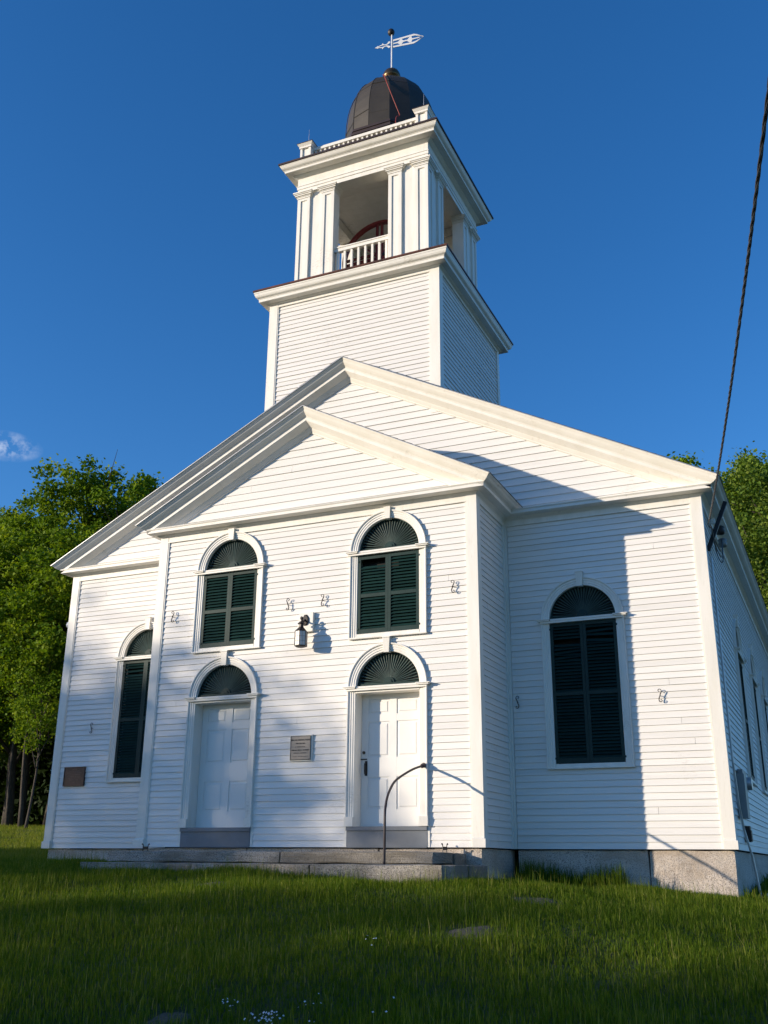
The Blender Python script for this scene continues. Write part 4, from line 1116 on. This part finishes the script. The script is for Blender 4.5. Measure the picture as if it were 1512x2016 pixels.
def dashes(F, u, z, h, words, w, mat, parent, unit=0.0115):
    """worn lines of lettering: strokes grouped into words"""
    total = sum(words) + len(words) - 1; x = u - total * unit / 2; mb = MB()
    for n in words:
        for k in range(n):
            fbox(mb, F, x + unit * 0.12, x + unit * 0.42, w - 0.0012, w + 0.0012, z - h / 2, z + h / 2)
            fbox(mb, F, x + unit * 0.43, x + unit * 0.85, w - 0.0012, w + 0.0012, z + random.choice((-.5, -.15, .2)) * h, z + random.choice((.3, .5)) * h)
            x += unit
        x += unit
    mb.build('worn_lettering', mat, parent)
dashes(FV, 2.912, 1.457, 0.012, (2, 12), 0.0522, M['ink'], pl)
dashes(FV, 2.917, 1.408, 0.017, (8, 5, 1, 10), 0.0522, M['ink'], pl, 0.0112)
dashes(FV, 2.912, 1.364, 0.012, (8, 10), 0.0522, M['ink'], pl)
dashes(FV, 2.917, 1.312, 0.006, (7, 3, 11), 0.0522, M['ink'], pl)
pb = thing('wall_plaque', (-2.64, D - 0.02, 1.09), 'brown bronze plaque low on the left wing beside the corner', 'plaque')
MB().box(-2.88, -2.405, D - 0.045, D - 0.004, 1.092, 1.438).build('plate', M['bronze'], pb)
e = MB(); x0, x1, z0, z1 = -2.88, -2.405, 1.092, 1.438
for a in ((x0, x0 + .013, z0, z1), (x1 - .013, x1, z0, z1), (x0 + .0135, x1 - .0135, z0, z0 + .013), (x0 + .0135, x1 - .0135, z1 - .013, z1)): e.box(a[0], a[1], D - 0.055, D - 0.0455, a[2], a[3])
e.build('plate_rim', M['bronze'], pb)
for z, ws in ((1.392, (4, 3)), (1.362, (4, 12)), (1.33, (9, 4, 8)), (1.298, (10, 9)), (1.268, (2, 8, 9)), (1.238, (7, 10)), (1.208, (8, 5)), (1.155, (4,))):
    dashes(FM, -2.64, z, 0.011, ws, 0.0465, M['palelet'], pb, 0.0145)

# ------------------------------------------------------------------ electrical service on the right
ins = (9.17, 1.45, 4.66)
P_A = np.array((9.10, 1.25, 4.72)); P_B = np.array((10.585, -8.43, 4.193))
def cable_path(o_ph, r):
    pts = []; n = 260; T = 1.75
    for i in range(n + 1):
        t = T * i / n
        c = P_A + (P_B - P_A) * t
        c[2] += 4 * 0.55 * (t * (t - 1.0)) * 0.25 + (0.55 if t > 1 else 0) * 0
        a = t * 2 * math.pi * 19 + 0.9 * math.sin(t * 23) + o_ph
        pts.append((c[0] + r * math.cos(a), c[1], c[2] + r * math.sin(a)))
    return pts
cab = thing('service_cable', tuple(P_A), 'twisted black overhead power cable running up to the right', 'cable')
for ph in (0, 2.1, 4.2): MB().tube(cable_path(ph, 0.0078), 0.0078, 6).build('strand', M['wire'], cab, smooth=True)
brk = thing('cable_bracket', (9.1, 1.75, 4.6), 'black cable bracket under the right eave corner', 'bracket')
k = MB(); k.tube([(9.01, 1.60, 4.36), (9.30, 1.98, 5.22)], 0.045, 4); k.build('strut', M['iron'], brk)
k = MB(); k.tube(smooth_path([tuple(P_A), (9.06, 1.45, 4.70), (9.12, 1.72, 4.72), (9.19, 1.84, 4.88)], 5), 0.008, 6); k.build('tie_wire', M['wire'], brk)
hd = thing('service_insulators', (9.12, 2.75, 4.9), 'dark round service entrance insulators under the right eave', 'insulator')
for zz, yy in ((4.97, 2.62), (4.80, 2.78)):
    MB().lathe((9.13, yy, zz), [(0.02, -0.075), (0.06, -0.065), (0.075, -0.02), (0.06, 0.02), (0.075, 0.05), (0.04, 0.075)], 14).build('insulator_body', M['greywire'] if zz < 4.9 else M['iron'], hd, smooth=True)
for q in (0, 1, 2):
    MB().tube(smooth_path([tuple(P_A + np.array((0.0, 0.15, -0.03))), (9.1, 1.95, 4.58 - 0.1 * q), (9.14, 2.35, 4.52 - 0.08 * q), (9.13, 2.72, 4.86)], 6), 0.009, 6).build('lead_wire', M['wire'], hd)
MB().box(9.0, 9.09, 2.25, 2.33, 5.0, 5.07).build('porcelain_knob', M['pvc'], hd)
mt = thing('electric_meter', (XR + 0.08, 2.75, 0.45), 'grey electric meter box on the shaded right wall', 'meter')
MB().box(XR + 0.024, XR + 0.15, 2.30, 2.64, 0.45, 1.08).build('meter_box', M['greybox'], mt)
k = MB(); k.tube([(XR + 0.022, 2.98, 0.98), (XR + 0.09, 2.98, 0.98), (XR + 0.20, 2.98, 0.98)], [0.11, 0.1, 0.095], 20); k.build('meter_dial', M['steel'], mt)
MB().box(XR + 0.024, XR + 0.1, 2.72, 3.26, 0.62, 1.18).build('meter_base', M['greybox'], mt)
cd = thing('conduit', (XR + 0.05, 1.9, -0.5), 'thin grey conduit running down the right wall to the ground', 'conduit')
MB().tube([(XR + 0.06, 1.80, 4.3), (XR + 0.06, 1.82, 1.2), (XR + 0.07, 1.95, 0.6), (XR + 0.09, 2.1, 0.28), (XR + 0.16, 2.2, -0.1), (XR + 0.22, 2.25, gh1(XR + .22, 2.25) - 0.05)], 0.017, 8).build('pipe', M['steel'], cd)
ob = thing('outlet_box', (XR + 0.05, 3.1, 0.14), 'small black outlet box low on the right wall', 'outlet box')
MB().box(XR + 0.024, XR + 0.10, 2.95, 3.16, 0.13, 0.36).build('housing', M['iron'], ob); MB().box(XR + 0.101, XR + 0.112, 2.96, 3.15, 0.14, 0.30).build('cover', M['iron'], ob)
fd = thing('security_light', (XL - 0.05, D + 0.12, 4.0), 'small white floodlight on the far left corner of the church', 'floodlight')
MB().box(XL - 0.05, XL - 0.029, D + 0.05, D + 0.13, 4.18, 4.28).build('mount', M['pvc'], fd)
MB().lathe((XL - 0.10, D + 0.08, 4.225), [(0.03, -0.06), (0.06, -0.045), (0.068, 0.0), (0.055, 0.045), (0.02, 0.06)], 14).build('lamp_head', M['pvc'], fd, smooth=True)

# ------------------------------------------------------------------ flat stones and bare patches in the lawn
def patch(name, cx, cy, rx, ry, mat, label, cat, lift):
    n = 26; vs_ = [(cx, cy)]
    for ring_ in (0.55, 1.0):
        for i in range(n):
            a = 2 * math.pi * i / n; r = ring_ * (1 + 0.16 * math.sin(3 * a + cx * 5) + 0.1 * math.sin(7 * a + cy * 3))
            vs_.append((cx + rx * r * math.cos(a), cy + ry * r * math.sin(a)))
    z = gh([p[0] for p in vs_], [p[1] for p in vs_])
    rr = np.array([0] + [0.55] * n + [1.0] * n)
    z = z + lift * (1 - rr ** 3) + 0.004 - 0.03 * (rr >= 1)
    f = [(0, 1 + i, 1 + (i + 1) % n) for i in range(n)] + [(1 + i, 1 + n + i, 1 + n + (i + 1) % n, 1 + (i + 1) % n) for i in range(n)]
    mb = MB().add([(p[0], p[1], q) for p, q in zip(vs_, z)], f)
    return tag(mb.build(name, mat, smooth=True, fix=False), label, cat)
patch('flat_stone', 7.18, -4.45, 0.30, 0.36, M['soil'], 'pale flat stone patch in the grass below the handrail', 'stone', 0.02)
patch('flat_stone', 7.15, -2.25, 0.36, 0.3, M['soil'], 'smaller pale flat stone near the steps', 'stone', 0.02)
patch('bare_patch', 6.2, -7.75, 0.16, 0.3, M['soil'], 'bare brown patch of soil near the white flowers', 'soil', 0.01)
patch('bare_patch', 3.4, -3.0, 0.3, 0.22, M['soil'], 'small bare patch of soil in the lawn left of centre', 'soil', 0.01)
BARE = [(7.18, -4.45, 0.30, 0.36), (7.15, -2.25, 0.36, 0.3), (6.2, -7.75, 0.16, 0.3), (3.4, -3.0, 0.3, 0.22)]
mb = MB(); stone(mb, 9.25, 9.5, 1.75, 2.1, gh1(9.35, 1.9) - 0.1, gh1(9.35, 1.9) + 0.1, 0.02, 3)
tag(mb.build('loose_stone', M['granite']), 'loose tan stone at the foot of the right wall', 'stone')

# ------------------------------------------------------------------ grass
def quads_mesh(name, verts, faces_per, mat, rnd):
    """verts (N, k, 3) blades; faces_per: list of index tuples (tris) in a blade"""
    N, k, _ = verts.shape
    me = bpy.data.meshes.new(name)
    me.vertices.add(N * k); me.vertices.foreach_set('co', verts.reshape(-1).astype(np.float32))
    fp = np.array(faces_per); m = fp.shape[1]
    idx = (np.arange(N)[:, None, None] * k + fp[None]).reshape(-1)
    nf = N * len(fp)
    me.loops.add(nf * m); me.loops.foreach_set('vertex_index', idx.astype(np.int32))
    me.polygons.add(nf); me.polygons.foreach_set('loop_start', (np.arange(nf) * m).astype(np.int32))
    me.polygons.foreach_set('loop_total', np.full(nf, m, np.int32)) if hasattr(me.polygons[0], 'loop_total') and False else None
    at = me.attributes.new('rnd', 'FLOAT', 'POINT'); at.data.foreach_set('value', np.repeat(rnd, k).astype(np.float32))
    me.materials.append(mat); me.update(calc_edges=True); me.validate()
    return me

def in_view(x, y, mx_=0.12, my=0.06):
    z = gh(x, y); P = np.stack([x, y, z], 1) - CAM
    zc = P @ fw; px = (P @ r2) / np.maximum(zc, .01) * FPX; py = (P @ u2) / np.maximum(zc, .01) * FPX
    side = (px > -756 * 2.1) & (px < 756 * 1.5) & (np.sin(x * 917.3 + y * 531.7) > -0.1)      # thinner just outside the frame
    return (zc > 0.5) & ((np.abs(px) < 756 * (1 + mx_ * 1.6)) | side) & (py > -1008 * (1 + my * 2)), z

def blades(n_target, xr, yr, hmin, hmax, wd, wedge=None, seed=1, bend=0.35):
    g = np.random.default_rng(seed)
    x = g.uniform(*xr, n_target); y = g.uniform(*yr, n_target)
    if wedge:
        x = np.minimum(CAM[0] - g.uniform(*wedge, n_target) * (y - CAM[1]), XL - g.uniform(0.0, 0.5, n_target))
    ok, z = in_view(x, y)
    ok &= ~((x > XL + 0.02) & (x < XR - 0.02) & (y > D + 0.02) & (y < YB))
    ok &= ~((((x > 0.3) & (x < 5.88) & (y > -1.73)) | ((x > -0.02) & (x < W - 0.02) & (y > -0.02))) & (y <= D + 0.05))
    for cx, cy, rx, ry in BARE:
        q = ((x - cx) / rx) ** 2 + ((y - cy) / ry) ** 2
        ok &= ~((q < 1.0) & (g.random(n_target) < np.where(q < 0.5, 0.8, 0.42)))
    x, y, z = x[ok], y[ok], z[ok]; n = len(x)
    clump = 0.5 + 0.5 * np.sin(x * 2.3 + 1.7 * np.sin(y * 1.9)) * np.sin(y * 2.7 + 1.1 * np.sin(x * 1.3 + 2))
    c2 = 0.5 + 0.5 * np.sin(x * 7.1 + y * 3.3) * np.sin(y * 6.3 - x * 2.2)
    h = (hmin + (hmax - hmin) * g.random(n) ** 1.6) * (0.55 + 0.6 * clump + 0.25 * c2)
    a = g.uniform(0, 2 * np.pi, n); lean = g.normal(0, bend, n)
    lx_, ly_ = np.cos(a) * lean * h, np.sin(a) * lean * h
    # blade faces roughly any direction
    b = g.uniform(0, np.pi, n); wx, wy = np.cos(b) * wd * 0.5 * g.uniform(.6, 1.3, n), np.sin(b) * wd * 0.5 * g.uniform(.6, 1.3, n)
    V = np.zeros((n, 5, 3))
    V[:, 0] = np.stack([x - wx, y - wy, z - 0.02], 1); V[:, 1] = np.stack([x + wx, y + wy, z - 0.02], 1)
    V[:, 2] = np.stack([x - wx * .75 + lx_ * .35, y - wy * .75 + ly_ * .35, z + h * .6], 1); V[:, 3] = np.stack([x + wx * .75 + lx_ * .35, y + wy * .75 + ly_ * .35, z + h * .6], 1)
    V[:, 4] = np.stack([x + lx_, y + ly_, z + h * (1 - 0.25 * np.minimum(1, lean ** 2))], 1)
    rnd = np.clip(0.15 + 0.55 * g.random(n) + 0.28 * clump * (g.random(n)) + (g.random(n) < 0.03) * 0.5, 0, 1)
    return V, rnd
TRI = [(0, 1, 2), (1, 3, 2), (2, 3, 4)]
sets = [blades(760000, (-9, 13.5), (-9.5, 1.6), 0.03, 0.095, 0.0055, seed=1),
        blades(26000, (-6, 13.5), (-9.5, 1.0), 0.10, 0.23, 0.0045, seed=2, bend=0.2),
        blades(2600, (6.0, 7.5), (0.85, 1.38), 0.14, 0.42, 0.007, seed=3, bend=0.15),
        blades(150000, (-60, -3.2), (2, 34), 0.07, 0.17, 0.014, wedge=(0.84, 1.5), seed=4),
        blades(20000, (9.0, 12), (1, 20), 0.06, 0.22, 0.012, seed=5),
        blades(16000, (-6, 13.5), (-9.5, 1.0), 0.03, 0.07, 0.019, seed=6, bend=1.1)]
sets[1] = (sets[1][0], np.clip(sets[1][1] + 0.16, 0, 1)); sets[3] = (sets[3][0], np.clip(sets[3][1] + 0.28, 0, 0.9))  # pale stalks; far left blades lightened, painting the sunlit strip into their colour
V = np.concatenate([s[0] for s in sets]); R_ = np.concatenate([s[1] for s in sets])
print('grass blades', len(V))
go = place('grass', quads_mesh('grass', V, TRI, M['grass'], R_), (0, 0, 0))
tag(go, 'long green grass growing over the lawn before the church', 'grass', kind='stuff')

# white bluet flowers
def flowers():
    g = np.random.default_rng(11); pts = []
    for cx, cy, n, s in ((6.93, -7.72, 38, 0.06), (6.55, -7.55, 10, 0.04), (7.1, -7.35, 6, 0.14), (7.4, -7.65, 6, 0.16), (6.75, -5.75, 5, 0.08), (9.0, -7.75, 5, 0.13)):
        pts += [(cx + g.normal(0, s), cy + g.normal(0, s)) for _ in range(n)]
    x, y = np.array(pts).T; z = gh(x, y) + g.uniform(0.07, 0.13, len(x)); n = len(x)
    mb = MB()
    for i in range(n):
        tx, ty = g.normal(0, .5), g.normal(-.6, .4); r = g.uniform(0.006, 0.011)
        N = Vector((tx, ty, 1)).normalized(); A = N.cross(Vector((1, 0.2, 0))).normalized(); B = N.cross(A)
        c = Vector((x[i], y[i], z[i])); ring_ = []
        for k in range(8):
            rr_ = r if k % 2 == 0 else r * 0.55
            ring_.append(tuple(c + (A * math.cos(k * math.pi / 4) + B * math.sin(k * math.pi / 4)) * rr_ + N * 0.002))
        mb.add([tuple(c)] + ring_, [(0, 1 + k, 1 + (k + 1) % 8) for k in range(8)])
    o = mb.build('wildflowers', M['petal'], fix=False)
    tag(o, 'tiny white wildflowers scattered in the foreground grass', 'flowers', kind='stuff')
flowers()

# ------------------------------------------------------------------ trees
def tree_mesh(seed, H, R, base, n_clu, leaves_per, leaf, mat, trunk_r, shape=1.0, clump_r=0.55, gap=0.0):
    """returns trunk mesh, crown mesh; origin at the foot"""
    g = np.random.default_rng(seed); rs = random.Random(seed)
    mb = MB(); lean = (g.normal(0, .02), g.normal(0, .02))
    tp = [(lean[0] * z + 0.12 * math.sin(z * .5 + seed), lean[1] * z + 0.1 * math.cos(z * .6 + seed * 2) - 0.1, z) for z in np.linspace(-0.3, H * 0.82, 10)]
    mb.tube(tp, [trunk_r * (1.25 if i == 0 else 1) * (1 - 0.88 * i / 9) for i in range(10)], 9)
    lobes = []
    nl = 13
    for i in range(nl):
        f = 0.30 + 0.66 * i / (nl - 1); z0 = base * 0.75 + (H * 0.8 - base * 0.75) * (i / (nl - 1)) * 0.9
        a = i * 2.4 + g.uniform(-.4, .4)
        zc = base + (H - base) * (0.12 + 0.80 * (i + g.uniform(-.3, .3)) / nl)
        prof = math.sin(math.pi * min(1, max(0.05, (zc - base) / (H - base))) ** (0.75 * shape)) ** 0.6
        rad = R * prof * g.uniform(0.55, 0.8)
        tip = (math.cos(a) * rad, math.sin(a) * rad, zc)
        st = np.array((lean[0] * z0, lean[1] * z0, min(z0, zc)))
        mid = st * 0.45 + np.array(tip) * 0.55 + np.array((0, 0, 0.25))
        mb.tube(smooth_path([tuple(st), tuple(mid), tip], 4), [trunk_r * (0.42 - 0.36 * k / 8) for k in range(9)], 6)
        lobes.append((np.array(tip), R * g.uniform(0.42, 0.62) * (0.75 + 0.35 * prof)))
        for _ in range(3):
            e = np.array(tip) + g.normal(0, R * 0.28, 3)
            mb.tube([tuple(mid), tuple((mid + e) / 2 + np.array((0, 0, .15))), tuple(e)], [trunk_r * .14, trunk_r * .09, trunk_r * .03], 5)
    lobes.append((np.array((0, 0, H - R * 0.42)), R * 0.5))
    lobes.append((np.array((0, 0, H - R * 1.0)), R * 0.7))
    cen = []
    w = np.array([l[1] ** 2 for l in lobes]); w /= w.sum()
    for k in range(n_clu):
        i = g.choice(len(lobes), p=w); c, r = lobes[i]
        d = g.normal(0, 1, 3); d /= np.linalg.norm(d); d[2] *= 0.78
        cen.append(c + d * r * (g.random() ** 0.38))
    cen = np.array(cen)
    n = n_clu * leaves_per
    C = np.repeat(cen, leaves_per, 0) + g.normal(0, clump_r * 0.42, (n, 3)) * np.array((1, 1, 0.7))
    shade = np.repeat(g.uniform(0, .5, n_clu), leaves_per)
    sz = leaf * g.uniform(0.6, 1.25, n)
    nrm = g.normal(0, 0.75, (n, 3)) + np.array((0, 0, 0.75)); nrm /= np.linalg.norm(nrm, axis=1)[:, None]
    t = np.cross(nrm, g.normal(0, 1, (n, 3))); t /= np.linalg.norm(t, axis=1)[:, None]; b = np.cross(nrm, t)
    V_ = np.zeros((n, 4, 3))
    V_[:, 0] = C - t * sz[:, None] * .5; V_[:, 1] = C + b * sz[:, None] * .36 + nrm * sz[:, None] * .08; V_[:, 2] = C + t * sz[:, None] * .5; V_[:, 3] = C - b * sz[:, None] * .36 + nrm * sz[:, None] * .08
    rnd = np.clip(shade + 0.55 * g.random(n), 0, 1)
    tm = bpy.data.meshes.new('trunk'); tm.from_pydata(mb.v, [], mb.f); tm.polygons.foreach_set('use_smooth', [True] * len(tm.polygons)); tm.materials.append(M['bark'])
    return tm, quads_mesh('crown', V_, [(0, 1, 2), (0, 2, 3)], mat, rnd)

T_BIG = [tree_mesh(s, 17.5, 5.2, 3.6, 820, 100, 0.205, M['leaf'], 0.27, clump_r=0.62) for s in (3, 8)]
T_MID = [tree_mesh(s, 13.0, 3.6, 2.8, 560, 95, 0.135, M['leaf2'], 0.20, clump_r=0.55) for s in (5, 12)]
T_SLIM = [tree_mesh(21, 14.0, 2.2, 5.5, 200, 36, 0.22, M['leaf'], 0.11, clump_r=0.7)]
T_SHADE = [tree_mesh(s, 10.0, 3.3, 3.0, n_, 30, 0.24, M['leaf'], 0.2, clump_r=0.75) for s, n_ in ((31, 330), (33, 330), (35, 300), (36, 280))]
def tree(meshes, x, y, s, rz, label, name='maple_tree', group=None, sz=1.0):
    z = gh1(x, y)
    t = thing(name, (x, y, z), label, 'tree', group)
    for nm, me in (('trunk', meshes[0]), ('crown', meshes[1])):
        o = bpy.data.objects.new(nm, me); col.objects.link(o); o.parent = t; o.scale = (s, s, s * sz); o.rotation_euler = (0, 0, rz)
GL, GR, GS = 'trees at the edge of the wood on the left', 'trees behind the church on the right', 'trees along the road that shade the lawn'
tree(T_BIG[0], -21.6, 24.5, 1.02, 0.4, 'tallest broad maple rising behind the left roof edge', group=GL)
tree(T_BIG[1], -28.0, 26.0, 0.97, 2.0, 'broad maple at the left edge of the photo', group=GL)
tree(T_BIG[0], -18.0, 29.0, 0.95, 3.9, 'maple half hidden behind the left roof slope', group=GL)
tree(T_BIG[1], -26.5, 33.0, 1.05, 5.0, 'maple standing behind the two broad left maples', group=GL)
tree(T_SLIM[0], -24.4, 23.2, 0.92, 1.0, 'slim young maple with a pale trunk before the dark wood', group=GL)
tree(T_SLIM[0], -26.3, 24.4, 0.95, 2.7, 'slim young maple with a leaning trunk left of the pale one', group=GL)
tree(T_SLIM[0], -22.0, 21.3, 0.62, 4.4, 'short leafy sapling close to the left church corner', group=GL)
tree(T_BIG[0], -34.0, 28.0, 1.0, 1.1, 'maple at the far left beyond the frame edge', group=GL)
tree(T_BIG[1], -39.0, 19.5, 0.72, 0.2, 'unseen low maple added left of the frame to shade the trunks', group=GL)  # added out of view to keep the low sun off the trunks
tree(T_BIG[0], -41.5, 22.5, 0.85, 3.1, 'unseen maple added far left of the frame to shade the wood', group=GL)  # second unseen tree, also added for its shade on the trunks
tree(T_MID[0], 9.3, 24.0, 1.07, 0.3, 'pale green tree beside the right eave', 'oak_tree', GR)
tree(T_MID[1], 12.0, 27.0, 1.13, 1.9, 'tall pale green tree at the right edge of the photo', 'oak_tree', GR)
tree(T_BIG[0], 6.6, 31.0, 0.985, 2.6, 'dark green treetop showing over the right roof corner', group=GR)
tree(T_BIG[1], 1.8, 40.0, 1.0, 2.9, 'maple hidden behind the church roof', group=GR) if False else None

# the wood behind
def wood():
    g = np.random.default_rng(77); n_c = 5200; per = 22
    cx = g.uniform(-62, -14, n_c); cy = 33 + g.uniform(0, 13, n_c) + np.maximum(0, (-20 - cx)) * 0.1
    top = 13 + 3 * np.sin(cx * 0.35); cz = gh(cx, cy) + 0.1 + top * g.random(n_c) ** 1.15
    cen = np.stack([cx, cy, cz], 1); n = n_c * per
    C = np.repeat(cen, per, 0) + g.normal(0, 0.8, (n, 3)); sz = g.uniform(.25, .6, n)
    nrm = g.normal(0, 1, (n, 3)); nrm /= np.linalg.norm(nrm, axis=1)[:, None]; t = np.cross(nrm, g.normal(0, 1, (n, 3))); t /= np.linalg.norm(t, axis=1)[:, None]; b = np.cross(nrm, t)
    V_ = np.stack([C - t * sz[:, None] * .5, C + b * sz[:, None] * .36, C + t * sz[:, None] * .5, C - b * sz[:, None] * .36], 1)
    o = place('woodland', quads_mesh('woodland', V_, [(0, 1, 2), (0, 2, 3)], M['shaded_wood'], np.clip(g.random(n) * .7, 0, 1)), (0, 0, 0))
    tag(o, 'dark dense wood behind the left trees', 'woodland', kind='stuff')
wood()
# bare stems under the canopy
for k, (x, y, h, r, l) in enumerate(((-25.4, 27.0, 9, 0.16, 0.03), (-27.6, 24.2, 10, 0.22, -0.02), (-24.0, 30.0, 10, 0.13, 0.05), (-29.6, 29, 10, 0.18, 0.0), (-22.8, 28.0, 9, 0.10, -0.06), (-31.5, 33, 11, 0.2, 0.03))):
    z = gh1(x, y); pts = [(x + l * t * h * 3 + 0.08 * math.sin(t * 5 + k), y, z - 0.2 + h * t) for t in np.linspace(0, 1, 7)]
    mb = MB().tube(pts, [r * (1 - .6 * i / 6) for i in range(7)], 7)
    for q in (2, 3, 4): mb.tube([pts[q], tuple(np.array(pts[q]) + np.array((random.choice((-1, 1)) * 0.9, -0.2, 0.5)))], [r * .3, r * .1], 5)
    lab = ['thin dark trunk just left of the church corner', 'thick dark trunk at the left edge of the photo', 'slim trunk deep in the shade behind the young maples', 'dark trunk at the far left of the wood', 'thinnest stem leaning in the dark wood', 'dark trunk deepest in the left wood'][k]
    tag(mb.build('tree_trunk', M['bark'], smooth=True), lab, 'trunk', 'bare trunks in the dark wood')

# roadside trees out of the frame that throw the dappled shade
SX, SY = -0.8025, -0.5967
for k, (A, p, top) in enumerate(((40, -9, 12.2), (43, -4.2, 12.6), (39, 0.2, 10.9), (41, 7.6, 8.5), (38, 12.0, 8.1), (42, 16.5, 9.4), (37, 21.5, 9.0))):
    x, y = A * SX + p * (-SY), A * SY + p * SX
    z = gh1(x, y); s = (top - z) / 10.0
    tree(T_SHADE[k % 2 + (2 if k > 2 else 0)], x, y, s, k * 1.3, 'roadside maple number along the road' if False else ['roadside maple farthest to the left of the lawn', 'tall roadside maple shading the left wing', 'roadside maple shading the two doors', 'roadside maple shading the grass by the steps', 'roadside maple shading the middle of the lawn', 'roadside maple shading the near grass', 'roadside maple nearest the camera side'][k], group=GS)
print('clapboards', N_CLAP[0])
